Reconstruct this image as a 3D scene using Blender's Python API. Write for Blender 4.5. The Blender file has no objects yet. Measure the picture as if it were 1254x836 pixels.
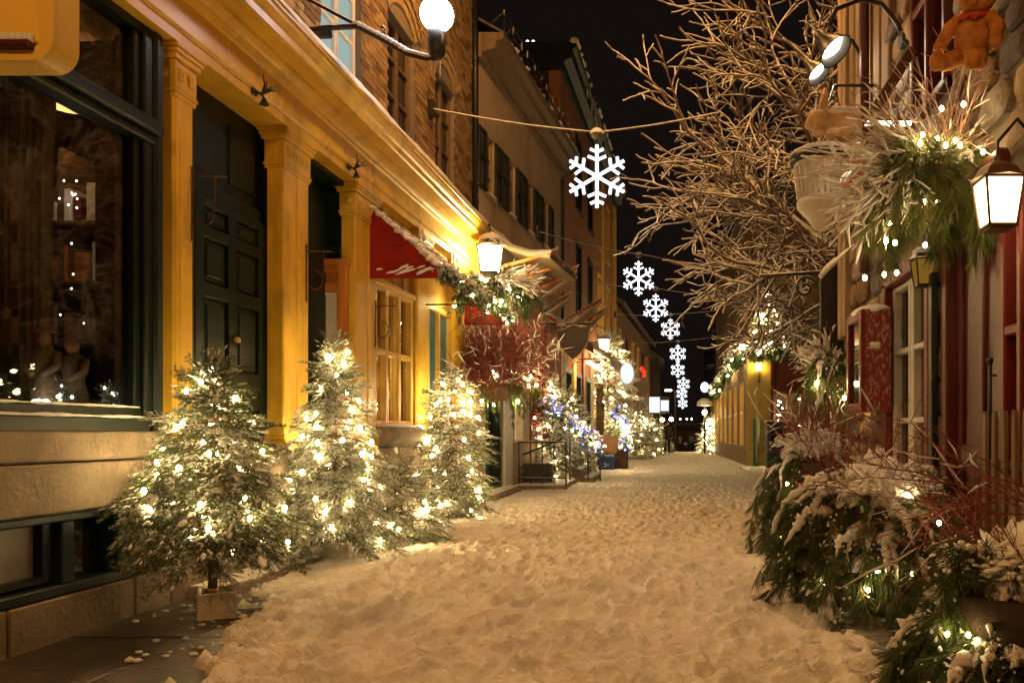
import bpy, math, random
import numpy as np
from mathutils import Vector, Matrix

R = random.Random(7)
sc = bpy.context.scene
COL = sc.collection

# ------------------------------------------------------------------ camera, world, exposure
cam = bpy.data.cameras.new('camera')
cam.sensor_width = 36.0
cam.lens = 28.708
cam.shift_x = -0.14992
cam.shift_y = 0.0893
cam.clip_start = 0.05
cam.clip_end = 3000
camo = bpy.data.objects.new('camera', cam)
COL.objects.link(camo)
camo.location = (0, 0, 1.2)
camo.rotation_euler = (math.pi / 2, 0, 0)
sc.camera = camo

W = bpy.data.worlds.new('World')
sc.world = W
W.use_nodes = True
wn = W.node_tree
wn.nodes.clear()
wo = wn.nodes.new('ShaderNodeOutputWorld')
bg = wn.nodes.new('ShaderNodeBackground')
sky = wn.nodes.new('ShaderNodeTexSky')
sky.sky_type = 'NISHITA'
sky.sun_disc = False
sky.sun_elevation = math.radians(-8)
sky.sun_rotation = math.radians(200)
wn.links.new(sky.outputs[0], bg.inputs[0])
bg.inputs[1].default_value = 0.02
bg2 = wn.nodes.new('ShaderNodeBackground')        # low cloud lit by the town
bg2.inputs[0].default_value = (0.0066, 0.0042, 0.0034, 1)
bg2.inputs[1].default_value = 1.0
ad = wn.nodes.new('ShaderNodeAddShader')
wn.links.new(bg.outputs[0], ad.inputs[0])
wn.links.new(bg2.outputs[0], ad.inputs[1])
wn.links.new(ad.outputs[0], wo.inputs[0])

sc.view_settings.view_transform = 'Standard'
sc.view_settings.look = 'None'
sc.view_settings.exposure = 0.0
sc.view_settings.gamma = 1.0
sc.view_settings.use_curve_mapping = False
sc.cycles.use_denoising = True
sc.cycles.max_bounces = 6
sc.cycles.diffuse_bounces = 4
sc.cycles.glossy_bounces = 3
sc.cycles.transmission_bounces = 4
sc.cycles.transparent_max_bounces = 12
sc.cycles.sample_clamp_indirect = 3.0
sc.cycles.caustics_reflective = False
sc.cycles.caustics_refractive = False
sc.cycles.use_light_tree = True

# brightness of the lamps, seen ones and added street lamps
SODIUM = (1.0, 0.475, 0.135)
WARM = (1.0, 0.62, 0.26)
L_STREET = 620.0      # sodium street lamps
L_GLOBE = 30.0
L_LANTERN = 110.0
L_BULB = 270.0

# ------------------------------------------------------------------ materials
MATS = {}


def _n(nt, t, **kw):
    n = nt.nodes.new(t)
    for k, v in kw.items():
        setattr(n, k, v)
    return n


def mat(name, col, rough=0.7, var=0.25, vs=5.0, bump=0.0, bs=40.0, snow=None, metal=0.0, spec=0.4,
        col2=None, stretch=(1, 1, 1), coat=0.0, sss=0.0, detail=5.0, dirt=None):
    if name in MATS:
        return MATS[name]
    m = bpy.data.materials.new(name)
    m.use_nodes = True
    nt = m.node_tree
    nt.nodes.clear()
    out = _n(nt, 'ShaderNodeOutputMaterial')
    p = _n(nt, 'ShaderNodeBsdfPrincipled')
    nt.links.new(p.outputs[0], out.inputs[0])
    p.inputs['Roughness'].default_value = rough
    p.inputs['Metallic'].default_value = metal
    p.inputs['Specular IOR Level'].default_value = spec
    if coat:
        p.inputs['Coat Weight'].default_value = coat
        p.inputs['Coat Roughness'].default_value = 0.25
    if sss:
        p.inputs['Subsurface Weight'].default_value = sss
        p.inputs['Subsurface Radius'].default_value = (0.02, 0.02, 0.02)
        p.inputs['Subsurface Scale'].default_value = 0.5
    tc = _n(nt, 'ShaderNodeTexCoord')
    mp = _n(nt, 'ShaderNodeMapping')
    mp.inputs['Scale'].default_value = stretch
    nt.links.new(tc.outputs['Object'], mp.inputs[0])
    no = _n(nt, 'ShaderNodeTexNoise')
    no.inputs['Scale'].default_value = vs
    no.inputs['Detail'].default_value = detail
    no.inputs['Roughness'].default_value = 0.62
    nt.links.new(mp.outputs[0], no.inputs['Vector'])
    mr = _n(nt, 'ShaderNodeMapRange')
    mr.inputs['From Min'].default_value = 0.3
    mr.inputs['From Max'].default_value = 0.7
    nt.links.new(no.outputs['Fac'], mr.inputs['Value'])
    mx = _n(nt, 'ShaderNodeMix', data_type='RGBA')
    a = tuple(min(1, c * (1 - var)) for c in col)
    b = col2 if col2 else tuple(min(1, c * (1 + var)) for c in col)
    mx.inputs[6].default_value = (*a, 1)
    mx.inputs[7].default_value = (*b, 1)
    nt.links.new(mr.outputs[0], mx.inputs[0])
    colout = mx.outputs[2]
    # per-object tone
    oi = _n(nt, 'ShaderNodeObjectInfo')
    hs = _n(nt, 'ShaderNodeHueSaturation')
    mo = _n(nt, 'ShaderNodeMapRange')
    mo.inputs['To Min'].default_value = 0.86
    mo.inputs['To Max'].default_value = 1.14
    nt.links.new(oi.outputs['Random'], mo.inputs['Value'])
    nt.links.new(mo.outputs[0], hs.inputs['Value'])
    nt.links.new(colout, hs.inputs['Color'])
    colout = hs.outputs[0]
    if dirt:
        n3 = _n(nt, 'ShaderNodeTexNoise')
        n3.inputs['Scale'].default_value = dirt[1]
        n3.inputs['Detail'].default_value = 8
        n3.inputs['Roughness'].default_value = 0.7
        m5 = _n(nt, 'ShaderNodeMapping')
        m5.inputs['Scale'].default_value = dirt[3] if len(dirt) > 3 else (1, 1, 1)
        nt.links.new(tc.outputs['Object'], m5.inputs[0])
        nt.links.new(m5.outputs[0], n3.inputs['Vector'])
        r3 = _n(nt, 'ShaderNodeMapRange')
        r3.inputs['From Min'].default_value = 0.5
        r3.inputs['From Max'].default_value = 0.72
        r3.inputs['To Max'].default_value = dirt[2]
        nt.links.new(n3.outputs['Fac'], r3.inputs['Value'])
        m4 = _n(nt, 'ShaderNodeMix', data_type='RGBA')
        nt.links.new(r3.outputs[0], m4.inputs[0])
        nt.links.new(colout, m4.inputs[6])
        m4.inputs[7].default_value = (*dirt[0], 1)
        colout = m4.outputs[2]
    if snow is not None:
        ge = _n(nt, 'ShaderNodeNewGeometry')
        sx = _n(nt, 'ShaderNodeSeparateXYZ')
        nt.links.new(ge.outputs['Normal'], sx.inputs[0])
        n2 = _n(nt, 'ShaderNodeTexNoise')
        n2.inputs['Scale'].default_value = 9
        n2.inputs['Detail'].default_value = 4
        nt.links.new(tc.outputs['Object'], n2.inputs['Vector'])
        ma = _n(nt, 'ShaderNodeMath', operation='MULTIPLY_ADD')
        ma.inputs[1].default_value = 0.9
        nt.links.new(n2.outputs['Fac'], ma.inputs[0])
        nt.links.new(sx.outputs['Z'], ma.inputs[2])
        r2 = _n(nt, 'ShaderNodeMapRange')
        r2.inputs['From Min'].default_value = snow + 0.42
        r2.inputs['From Max'].default_value = snow + 0.52
        nt.links.new(ma.outputs[0], r2.inputs['Value'])
        m3 = _n(nt, 'ShaderNodeMix', data_type='RGBA')
        nt.links.new(r2.outputs[0], m3.inputs[0])
        nt.links.new(colout, m3.inputs[6])
        m3.inputs[7].default_value = (0.8, 0.8, 0.8, 1)
        colout = m3.outputs[2]
        rr = _n(nt, 'ShaderNodeMapRange')
        rr.inputs['To Min'].default_value = rough
        rr.inputs['To Max'].default_value = 0.8
        nt.links.new(r2.outputs[0], rr.inputs['Value'])
        nt.links.new(rr.outputs[0], p.inputs['Roughness'])
    nt.links.new(colout, p.inputs['Base Color'])
    if bump:
        nb = _n(nt, 'ShaderNodeTexNoise')
        nb.inputs['Scale'].default_value = bs
        nb.inputs['Detail'].default_value = 6
        nt.links.new(mp.outputs[0], nb.inputs['Vector'])
        bp = _n(nt, 'ShaderNodeBump')
        bp.inputs['Strength'].default_value = bump
        bp.inputs['Distance'].default_value = 0.03 if name == 'street_snow' else 0.02
        nt.links.new(nb.outputs['Fac'], bp.inputs['Height'])
        nt.links.new(bp.outputs[0], p.inputs['Normal'])
    MATS[name] = m
    return m


def emit(name, col, s):
    if name in MATS:
        return MATS[name]
    m = bpy.data.materials.new(name)
    m.use_nodes = True
    nt = m.node_tree
    nt.nodes.clear()
    out = _n(nt, 'ShaderNodeOutputMaterial')
    e = _n(nt, 'ShaderNodeEmission')
    e.inputs[0].default_value = (*col, 1)
    e.inputs[1].default_value = s
    nt.links.new(e.outputs[0], out.inputs[0])
    MATS[name] = m
    return m


def glass(name, tint=(0.8, 0.8, 0.8), refl=0.12):
    if name in MATS:
        return MATS[name]
    m = bpy.data.materials.new(name)
    m.use_nodes = True
    nt = m.node_tree
    nt.nodes.clear()
    out = _n(nt, 'ShaderNodeOutputMaterial')
    t = _n(nt, 'ShaderNodeBsdfTransparent')
    t.inputs[0].default_value = (*tint, 1)
    g = _n(nt, 'ShaderNodeBsdfGlossy')
    g.inputs['Roughness'].default_value = 0.03
    lw = _n(nt, 'ShaderNodeLayerWeight')
    lw.inputs[0].default_value = 0.25
    mr = _n(nt, 'ShaderNodeMapRange')
    mr.inputs['To Min'].default_value = 0.04
    mr.inputs['To Max'].default_value = 0.04 + refl * 2
    nt.links.new(lw.outputs['Facing'], mr.inputs['Value'])
    mx = _n(nt, 'ShaderNodeMixShader')
    nt.links.new(mr.outputs[0], mx.inputs[0])
    nt.links.new(t.outputs[0], mx.inputs[1])
    nt.links.new(g.outputs[0], mx.inputs[2])
    nt.links.new(mx.outputs[0], out.inputs[0])
    MATS[name] = m
    return m


M_SNOW = mat('snow', (0.8, 0.8, 0.8), 0.75, 0.04, 8, 0.25, 60, spec=0.25)
M_STREET = mat('street_snow', (0.76, 0.72, 0.66), 0.72, 0.14, 2.6, 0.75, 42, spec=0.3,
               dirt=((0.36, 0.30, 0.23), 1.1, 0.35))
M_PAVE = mat('wet_paving', (0.06, 0.046, 0.036), 0.38, 0.35, 3, 0.25, 60, spec=0.5,
             dirt=((0.3, 0.28, 0.25), 3.0, 0.5))
M_STONE = mat('grey_stone', (0.235, 0.185, 0.13), 0.8, 0.28, 2.5, 0.5, 35, spec=0.25,
              dirt=((0.07, 0.05, 0.04), 1.7, 0.85, (1, 1, 0.4)))
M_YEL = mat('yellow_paint', (0.74, 0.46, 0.045), 0.40, 0.12, 3, 0.16, 18, spec=0.35, coat=0.08,
            dirt=((0.26, 0.14, 0.03), 3.2, 0.7, (1, 1, 0.22)))
M_YELW = mat('yellow_window_paint', (0.66, 0.42, 0.09), 0.45, 0.1, 4, 0.05, 30)
M_GREEN = mat('dark_green_paint', (0.004, 0.012, 0.0075), 0.45, 0.3, 4, 0.08, 30, spec=0.3)
M_TEAL = mat('dark_teal_paint', (0.008, 0.018, 0.020), 0.48, 0.3, 5, 0.1, 30, spec=0.3)
M_BRICKS = [mat('brick_%s' % k, c, 0.85, 0.25, 14, 0.4, 60, spec=0.2) for k, c in
            (('tan', (0.36, 0.25, 0.12)), ('brown', (0.28, 0.175, 0.085)), ('dark', (0.17, 0.105, 0.06)))]
M_MORTAR = mat('mortar', (0.2, 0.16, 0.12), 0.9, 0.2, 12, 0.3, 80)
M_STUCCO = mat('stucco', (0.50, 0.39, 0.27), 0.9, 0.12, 2, 0.3, 90, dirt=((0.16, 0.11, 0.07), 0.9, 0.6, (1, 1, 0.4)))
M_REDBRICK = mat('red_brick', (0.32, 0.14, 0.075), 0.9, 0.25, 3, 0.3, 50)
M_DARKW = mat('dark_wall', (0.05, 0.035, 0.025), 0.9, 0.3, 2, 0.2, 40)
M_ROOF = mat('tin_roof', (0.10, 0.085, 0.07), 0.5, 0.3, 3, 0.1, 30, snow=0.6, metal=0.2)
M_BLACK = mat('black_iron', (0.012, 0.012, 0.012), 0.38, 0.3, 9, 0.15, 60, spec=0.5)
M_BLACKS = mat('black_iron_snowy', (0.014, 0.013, 0.012), 0.4, 0.3, 9, 0.15, 60, spec=0.5, snow=0.45)
M_CABLE = mat('snowy_cable', (0.1, 0.075, 0.05), 0.7, 0.3, 9, 0.2, 60, snow=-0.2)
M_RED = mat('red_canvas', (0.24, 0.012, 0.007), 0.75, 0.18, 6, 0.2, 120, spec=0.2)
M_REDF = mat('frosted_red_canvas', (0.26, 0.018, 0.01), 0.8, 0.2, 8, 0.3, 60, snow=0.05)
M_REDP = mat('red_paint', (0.08, 0.012, 0.009), 0.42, 0.2, 4, 0.12, 30, spec=0.45, dirt=((0.06, 0.01, 0.01), 2, 0.5))
M_REDL = mat('bright_red_paint', (0.14, 0.016, 0.010), 0.45, 0.2, 4, 0.12, 30, dirt=((0.08, 0.01, 0.01), 3, 0.6))
M_REDFR = mat('frosted_red_paint', (0.26, 0.025, 0.016), 0.6, 0.2, 4, 0.3, 60, dirt=((0.7, 0.66, 0.64), 42, 0.8, (1, 1, 0.5)))
M_ORW = mat('orange_wood', (0.48, 0.17, 0.03), 0.42, 0.25, 3, 0.1, 30, stretch=(6, 6, 0.6), coat=0.2)
M_WHITE = mat('white_paint', (0.72, 0.70, 0.64), 0.5, 0.08, 5, 0.1, 30)
M_BLIND = mat('white_blind', (0.75, 0.68, 0.55), 0.8, 0.06, 5)
M_BLUE = mat('blue_paint', (0.03, 0.15, 0.24), 0.42, 0.2, 4, 0.1, 30)
M_SHUT = mat('shutter_paint', (0.022, 0.03, 0.024), 0.5, 0.3, 6, 0.1, 30)
M_TRUNK = mat('bark', (0.14, 0.085, 0.05), 0.9, 0.35, 18, 0.6, 40)
M_TREEB = mat('snowy_bark', (0.10, 0.065, 0.045), 0.9, 0.35, 18, 0.4, 40, snow=0.05)
M_ND = mat('needle_dark', (0.035, 0.08, 0.02), 0.6, 0.35, 5, spec=0.3)
M_NL = mat('needle_light', (0.11, 0.17, 0.03), 0.6, 0.3, 5, spec=0.3)
M_NF = mat('needle_frosted', (0.66, 0.66, 0.58), 0.8, 0.12, 9, spec=0.2)
M_NP = mat('pine_needle', (0.05, 0.085, 0.02), 0.5, 0.35, 6, spec=0.35)
M_NP2 = mat('pine_needle_yellow', (0.15, 0.17, 0.035), 0.5, 0.3, 6, spec=0.35)
M_TWIG = mat('red_twig', (0.19, 0.034, 0.021), 0.5, 0.3, 12)
M_TWIGB = mat('brown_twig', (0.26, 0.12, 0.06), 0.6, 0.3, 12, snow=0.1)
M_POT = mat('pale_box', (0.70, 0.64, 0.54), 0.85, 0.12, 6, 0.3, 50, dirt=((0.25, 0.2, 0.15), 5, 0.5))
M_GLASS = glass('window_glass', (0.72, 0.72, 0.70), 0.10)
M_DGL = mat('dark_glass', (0.012, 0.010, 0.009), 0.08, 0.2, 2, spec=0.6)
M_TERRA = mat('orange_plush', (0.55, 0.24, 0.075), 0.95, 0.3, 14, 0.9, 110, spec=.1, dirt=((.3, .1, .02), 9, .6))
M_TERRAS = mat('orange_plush_snowy', (0.5, 0.2, 0.06), 0.8, 0.2, 10, 0.4, 70, snow=0.05)
M_RIB = mat('ribbon', (0.5, 0.05, 0.02), 0.5, 0.2, 10)
M_TUB = mat('white_tub', (0.62, 0.58, 0.48), 0.5, 0.12, 5, 0.1, 30, dirt=((0.3, 0.24, 0.16), 4, 0.5))
M_STONES = [mat('rubble_%s' % k, c, 0.9, 0.3, 9, 1.0, 30, spec=0.2, dirt=((.07, .05, .04), 5, .7)) for k, c in
            (('tan', (0.30, 0.22, 0.14)), ('grey', (0.24, 0.20, 0.16)), ('brown', (0.20, 0.12, 0.07)),
             ('slate', (0.13, 0.11, 0.115)), ('ochre', (0.36, 0.25, 0.12)))]
M_BOARD = mat('weathered_board', (0.20, 0.14, 0.085), 0.85, 0.3, 3, 0.3, 40, stretch=(6, 6, 0.5))
M_CARD = mat('cardboard', (0.38, 0.22, 0.10), 0.85, 0.1, 6)
M_BIN = mat('blue_plastic', (0.015, 0.05, 0.20), 0.4, 0.15, 6)
M_SKIN = mat('skin', (0.5, 0.3, 0.2), 0.6, 0.1, 8)
M_COAT = mat('dark_coat', (0.015, 0.012, 0.012), 0.8, 0.3, 8)
M_SHIELD = mat('dark_sign', (0.035, 0.016, 0.012), 0.55, 0.25, 6, 0.1)
M_GOLD = mat('gold_rim', (0.5, 0.3, 0.08), 0.4, 0.2, 6)
M_BROWNF = mat('shop_brown', (0.10, 0.05, 0.025), 0.8, 0.4, 4, 0.2)
M_CLOTH = mat('pale_cloth', (0.32, 0.25, 0.16), 0.9, 0.2, 6, stretch=(8, 8, 0.4))
M_BROWND = mat('doll_cloth', (0.30, 0.22, 0.13), 0.9, 0.3, 20)
M_FACE = mat('doll_face', (0.5, 0.27, 0.15), 0.7, 0.1, 20)
M_GPOST = mat('green_post', (0.012, 0.085, 0.065), 0.5, 0.2, 6)
M_BAMB = mat('wood_stick', (0.42, 0.27, 0.11), 0.7, 0.2, 6)
M_YWALL = mat('yellow_wall', (0.34, 0.24, 0.075), 0.85, 0.12, 3, 0.2)

E_BULB = emit('bulb_glow', (1.0, 0.70, 0.30), L_BULB)
E_BULBF = emit('far_bulb_glow', (1.0, 0.69, 0.29), 130.0)
E_BULBS = emit('soft_bulb_glow', (1.0, 0.70, 0.30), 120.0)
E_BLUE = emit('blue_bulb_glow', (0.07, 0.12, 1.0), 9.0)
E_WHITEB = emit('white_bulb_glow', (1.0, 0.92, 0.80), 40.0)
E_FLAKE = emit('snowflake_tube', (0.92, 0.93, 1.0), 2.3)
E_GLOBE = emit('globe_glow', (0.95, 0.92, 1.0), L_GLOBE)
E_LANT = emit('lantern_glow', (1.0, 0.70, 0.30), L_LANTERN)
E_STREET = emit('sodium_glow', SODIUM, L_STREET)
E_SPOT = emit('spot_glow', (1.0, 0.82, 0.58), 130.0)
E_LIT = emit('lit_window', (0.62, 0.82, 0.74), 0.55)
E_LITW = emit('lit_window_warm', (1.0, 0.6, 0.2), 0.8)
E_SIGN = emit('lit_sign', (0.88, 0.93, 1.0), 1.1)
E_REDN = emit('red_neon', (1.0, 0.03, 0.02), 2.0)
E_AMB = emit('amber_glow', (1.0, 0.5, 0.06), 0.2)  # glass of the unlit lantern, made to glow faintly by itself
E_YELL = emit('yellow_lamp', (1.0, 0.72, 0.16), 48.0)
E_STRIP = emit('canopy_light', (1.0, 0.75, 0.34), 26.0)

# ------------------------------------------------------------------ geometry collector


def ico(sub):
    t = (1 + 5 ** .5) / 2
    v = [(-1, t, 0), (1, t, 0), (-1, -t, 0), (1, -t, 0), (0, -1, t), (0, 1, t), (0, -1, -t), (0, 1, -t),
         (t, 0, -1), (t, 0, 1), (-t, 0, -1), (-t, 0, 1)]
    f = [(0, 11, 5), (0, 5, 1), (0, 1, 7), (0, 7, 10), (0, 10, 11), (1, 5, 9), (5, 11, 4), (11, 10, 2), (10, 7, 6),
         (7, 1, 8), (3, 9, 4), (3, 4, 2), (3, 2, 6), (3, 6, 8), (3, 8, 9), (4, 9, 5), (2, 4, 11), (6, 2, 10),
         (8, 6, 7), (9, 8, 1)]
    v = [tuple(np.array(a) / np.linalg.norm(a)) for a in v]
    for _ in range(sub):
        nf = []
        mid = {}

        def mp(a, b):
            k = (min(a, b), max(a, b))
            if k not in mid:
                q = (np.array(v[a]) + np.array(v[b])) / 2
                v.append(tuple(q / np.linalg.norm(q)))
                mid[k] = len(v) - 1
            return mid[k]
        for a, b, c in f:
            x, y, z = mp(a, b), mp(b, c), mp(c, a)
            nf += [(a, x, z), (b, y, x), (c, z, y), (x, y, z)]
        f = nf
    return np.array(v), np.array(f)


ICO = [ico(k) for k in range(5)]


class G:
    def __init__(s, M=None):
        s.v = []
        s.n = 0
        s.f = []
        s.M = M

    def add(s, v, f, m=0, smooth=False):
        v = np.asarray(v, float).reshape(-1, 3)
        if s.M is not None:
            v = v @ s.M[:3, :3].T + s.M[:3, 3]
        f = np.asarray(f, int)
        s.v.append(v)
        s.f.append((f + s.n, m, smooth))
        s.n += len(v)

    def box(s, x0, x1, y0, y1, z0, z1, m=0, ch=0.0):
        if x0 > x1: x0, x1 = x1, x0
        if y0 > y1: y0, y1 = y1, y0
        if z0 > z1: z0, z1 = z1, z0
        if not ch:
            v = [(x, y, z) for z in (z0, z1) for y in (y0, y1) for x in (x0, x1)]
            s.add(v, [(0, 2, 3, 1), (4, 5, 7, 6), (0, 1, 5, 4), (2, 6, 7, 3), (0, 4, 6, 2), (1, 3, 7, 5)], m)
            return
        c = min(ch, (x1 - x0) * .45, (y1 - y0) * .45, (z1 - z0) * .45)
        V = []
        idx = {}
        X = (x0, x1); Y = (y0, y1); Z = (z0, z1)
        for i in (0, 1):
            for j in (0, 1):
                for k in (0, 1):
                    px, py, pz = X[i], Y[j], Z[k]
                    dx, dy, dz = (c, -c)[i], (c, -c)[j], (c, -c)[k]
                    idx[i, j, k, 0] = len(V); V.append((px, py + dy, pz + dz))
                    idx[i, j, k, 1] = len(V); V.append((px + dx, py, pz + dz))
                    idx[i, j, k, 2] = len(V); V.append((px + dx, py + dy, pz))
        Q = []
        T = []
        for i in (0, 1):
            q = [idx[i, 0, 0, 0], idx[i, 1, 0, 0], idx[i, 1, 1, 0], idx[i, 0, 1, 0]]
            Q.append(q if i else q[::-1])
            q = [idx[0, i, 0, 1], idx[0, i, 1, 1], idx[1, i, 1, 1], idx[1, i, 0, 1]]
            Q.append(q if i else q[::-1])
            q = [idx[0, 0, i, 2], idx[1, 0, i, 2], idx[1, 1, i, 2], idx[0, 1, i, 2]]
            Q.append(q if i else q[::-1])
        for a in (0, 1):
            for b in (0, 1):
                Q.append([idx[a, b, 0, 0], idx[a, b, 0, 1], idx[a, b, 1, 1], idx[a, b, 1, 0]])
                Q.append([idx[a, 0, b, 0], idx[a, 0, b, 2], idx[a, 1, b, 2], idx[a, 1, b, 0]])
                Q.append([idx[0, a, b, 1], idx[0, a, b, 2], idx[1, a, b, 2], idx[1, a, b, 1]])
        for i in (0, 1):
            for j in (0, 1):
                for k in (0, 1):
                    T.append([idx[i, j, k, 0], idx[i, j, k, 1], idx[i, j, k, 2]])
        n0 = s.n
        s.add(V, Q, m)
        s.f.append((np.array(T) + n0, m, False))

    def prism(s, poly, a, b, axis=1, m=0, smooth=False):
        """poly in the two other axes, swept from a to b along axis"""
        n = len(poly)
        V = []
        for t in (a, b):
            for p in poly:
                q = [p[0], p[1]]
                q.insert(axis, t)
                V.append(q)
        n0 = s.n
        s.add(V, [(i, (i + 1) % n, n + (i + 1) % n, n + i) for i in range(n)], m, smooth)
        s.f.append((np.array([list(range(n))[::-1]]) + n0, m, False))
        s.f.append((np.array([list(range(n, 2 * n))]) + n0, m, False))

    def tube(s, pts, r, n=6, m=0, smooth=True, cap=True):
        P = np.asarray(pts, float)
        k = len(P)
        r = np.broadcast_to(np.asarray(r, float), (k,))
        T = np.gradient(P, axis=0)
        T /= np.linalg.norm(T, axis=1)[:, None] + 1e-9
        ref = np.array([0, 0, 1.0]) if abs(T[:, 2]).mean() < 0.8 else np.array([1.0, 0, 0])
        A = np.cross(T, ref)
        A /= np.linalg.norm(A, axis=1)[:, None] + 1e-9
        B = np.cross(A, T)
        an = np.arange(n) * 2 * np.pi / n + 0.5
        V = P[:, None] + r[:, None, None] * (np.cos(an)[None, :, None] * A[:, None] + np.sin(an)[None, :, None] * B[:, None])
        i = np.arange(k - 1)[:, None] * n
        j = np.arange(n)[None]
        j2 = (j + 1) % n
        F = np.stack([i + j, i + j2, i + n + j2, i + n + j], -1).reshape(-1, 4)
        n0 = s.n
        s.add(V.reshape(-1, 3), F, m, smooth)
        if cap:
            s.f.append((np.array([list(range(n))[::-1]]) + n0, m, False))
            s.f.append((np.array([list(range((k - 1) * n, k * n))]) + n0, m, False))

    def lathe(s, prof, c=(0, 0, 0), n=20, m=0, smooth=True, cap=True):
        k = len(prof)
        an = np.arange(n) * 2 * np.pi / n
        V = np.array([[(p[0] * math.cos(a) + c[0], p[0] * math.sin(a) + c[1], p[1] + c[2]) for a in an] for p in prof])
        i = np.arange(k - 1)[:, None] * n
        j = np.arange(n)[None]
        j2 = (j + 1) % n
        F = np.stack([i + j, i + j2, i + n + j2, i + n + j], -1).reshape(-1, 4)
        n0 = s.n
        s.add(V.reshape(-1, 3), F, m, smooth)
        if cap:
            s.f.append((np.array([list(range(n))[::-1]]) + n0, m, False))
            s.f.append((np.array([list(range((k - 1) * n, k * n))]) + n0, m, False))

    def ball(s, c, r, sub=2, m=0, noise=0.0, seed=0, rot=None):
        v, f = ICO[sub]
        v = v.copy()
        if noise:
            rg = np.random.default_rng(seed)
            ph = rg.uniform(0, 6.28, (4, 3))
            w = rg.uniform(1.5, 4, (4, 3))
            q = sum(np.sin((v * w[i] + ph[i]).sum(1)) for i in range(4)) / 4
            v = v * (1 + noise * q[:, None])
        v = v * np.broadcast_to(np.asarray(r, float), (3,))
        if rot is not None:
            v = v @ np.array(rot).T
        s.add(v + np.asarray(c, float), f, m, True)

    def many(s, V, F, rot, off, m=0, smooth=False):
        """copies of a template: rot (k,3,3), off (k,3)"""
        k = len(off)
        if not k:
            return
        P = np.einsum('kij,nj->kni', rot, V) + off[:, None]
        FF = F[None] + (np.arange(k) * len(V))[:, None, None]
        s.add(P.reshape(-1, 3), FF.reshape(-1, F.shape[1]), m, smooth)

    def mesh(s, name, mats, org):
        V = np.concatenate(s.v) - np.asarray(org)
        loops, starts, mi, sm = [], [], [], []
        ls = 0
        for f, m, smo in s.f:
            k = f.shape[1]
            loops.append(f.reshape(-1))
            starts.append(ls + np.arange(len(f)) * k)
            ls += f.size
            mi.append(np.full(len(f), m, np.int32) if np.isscalar(m) else np.asarray(m, np.int32))
            sm.append(np.full(len(f), smo, bool))
        loops = np.concatenate(loops); starts = np.concatenate(starts)
        mi = np.concatenate(mi); sm = np.concatenate(sm)
        me = bpy.data.meshes.new(name)
        me.vertices.add(len(V))
        me.vertices.foreach_set('co', V.astype(np.float32).ravel())
        me.loops.add(len(loops))
        me.loops.foreach_set('vertex_index', loops.astype(np.int32))
        me.polygons.add(len(starts))
        me.polygons.foreach_set('loop_start', starts.astype(np.int32))
        me.polygons.foreach_set('material_index', mi)
        me.polygons.foreach_set('use_smooth', sm)
        for mm in (mats if isinstance(mats, (list, tuple)) else [mats]):
            me.materials.append(mm)
        me.update(calc_edges=True)
        me.validate()
        return me


ORG = {}


def setp(o, label=None, cat=None, group=None, kind=None):
    if label: o['label'] = label
    if cat: o['category'] = cat
    if group: o['group'] = group
    if kind: o['kind'] = kind
    return o


def thing(name, loc, label, cat, group=None):
    o = bpy.data.objects.new(name, None)
    o.empty_display_size = 0.1
    COL.objects.link(o)
    o.location = loc
    ORG[o] = tuple(loc)
    return setp(o, label, cat, group)


def part(g, name, mats, parent, label=None, kind=None):
    org = ORG[parent]
    o = bpy.data.objects.new(name, g.mesh(name, mats, org))
    COL.objects.link(o)
    o.parent = parent
    ORG[o] = org
    if name == 'snow' and len(g.f) > 1: kind = 'stuff'
    return setp(o, label, kind=kind)


def solo(g, name, mats, label=None, cat=None, group=None, kind=None, loc=None):
    if loc is None:
        V = np.concatenate(g.v)
        lo, hi = V.min(0), V.max(0)
        loc = ((lo[0] + hi[0]) / 2, (lo[1] + hi[1]) / 2, lo[2])
    o = bpy.data.objects.new(name, g.mesh(name, mats, loc))
    COL.objects.link(o)
    o.location = tuple(float(x) for x in loc)
    ORG[o] = tuple(loc)
    return setp(o, label, cat, group, kind)


def inst(me, name, p, parent, sc_=None, rot=None):
    o = bpy.data.objects.new(name, me)
    COL.objects.link(o)
    o.parent = parent
    o.location = tuple(float(a - b) for a, b in zip(p, ORG[parent]))
    if sc_ is not None: o.scale = sc_ if hasattr(sc_, '__len__') else (sc_,) * 3
    if rot is not None: o.rotation_euler = rot
    ORG[o] = tuple(p)
    return o


def dup(t, loc, rotz=0.0, label=None, group=None, s=1.0):
    r = t.copy()
    COL.objects.link(r)
    r.location = loc
    r.rotation_euler = (0, 0, rotz)
    r.scale = (s, s, s)
    if label: r['label'] = label
    if group: r['group'] = group
    for ch in list(t.children):
        c = ch.copy(); COL.objects.link(c); c.parent = r
        for gch in list(ch.children):
            d = gch.copy(); COL.objects.link(d); d.parent = c
    ORG[r] = tuple(loc)
    return r


def frame(x0, y0, k, side=1):
    """facade frame: local (d outward, s along the street, z) -> world"""
    n = math.hypot(1, k)
    u = np.array([k, 1, 0]) / n
    o = np.array([1, -k, 0]) / n * side
    M = np.eye(4)
    M[:3, 0] = o; M[:3, 1] = u; M[:3, 2] = (0, 0, 1); M[:3, 3] = (x0, y0, 0)
    return M


def W3(M, d, s, z):
    return M[:3, :3] @ np.array([d, s, z], float) + M[:3, 3]


def at(px, py, Y):
    return np.array([(px - 815) * Y / 1000, Y, 1.2 + (530 - py) * Y / 1000])


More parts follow.
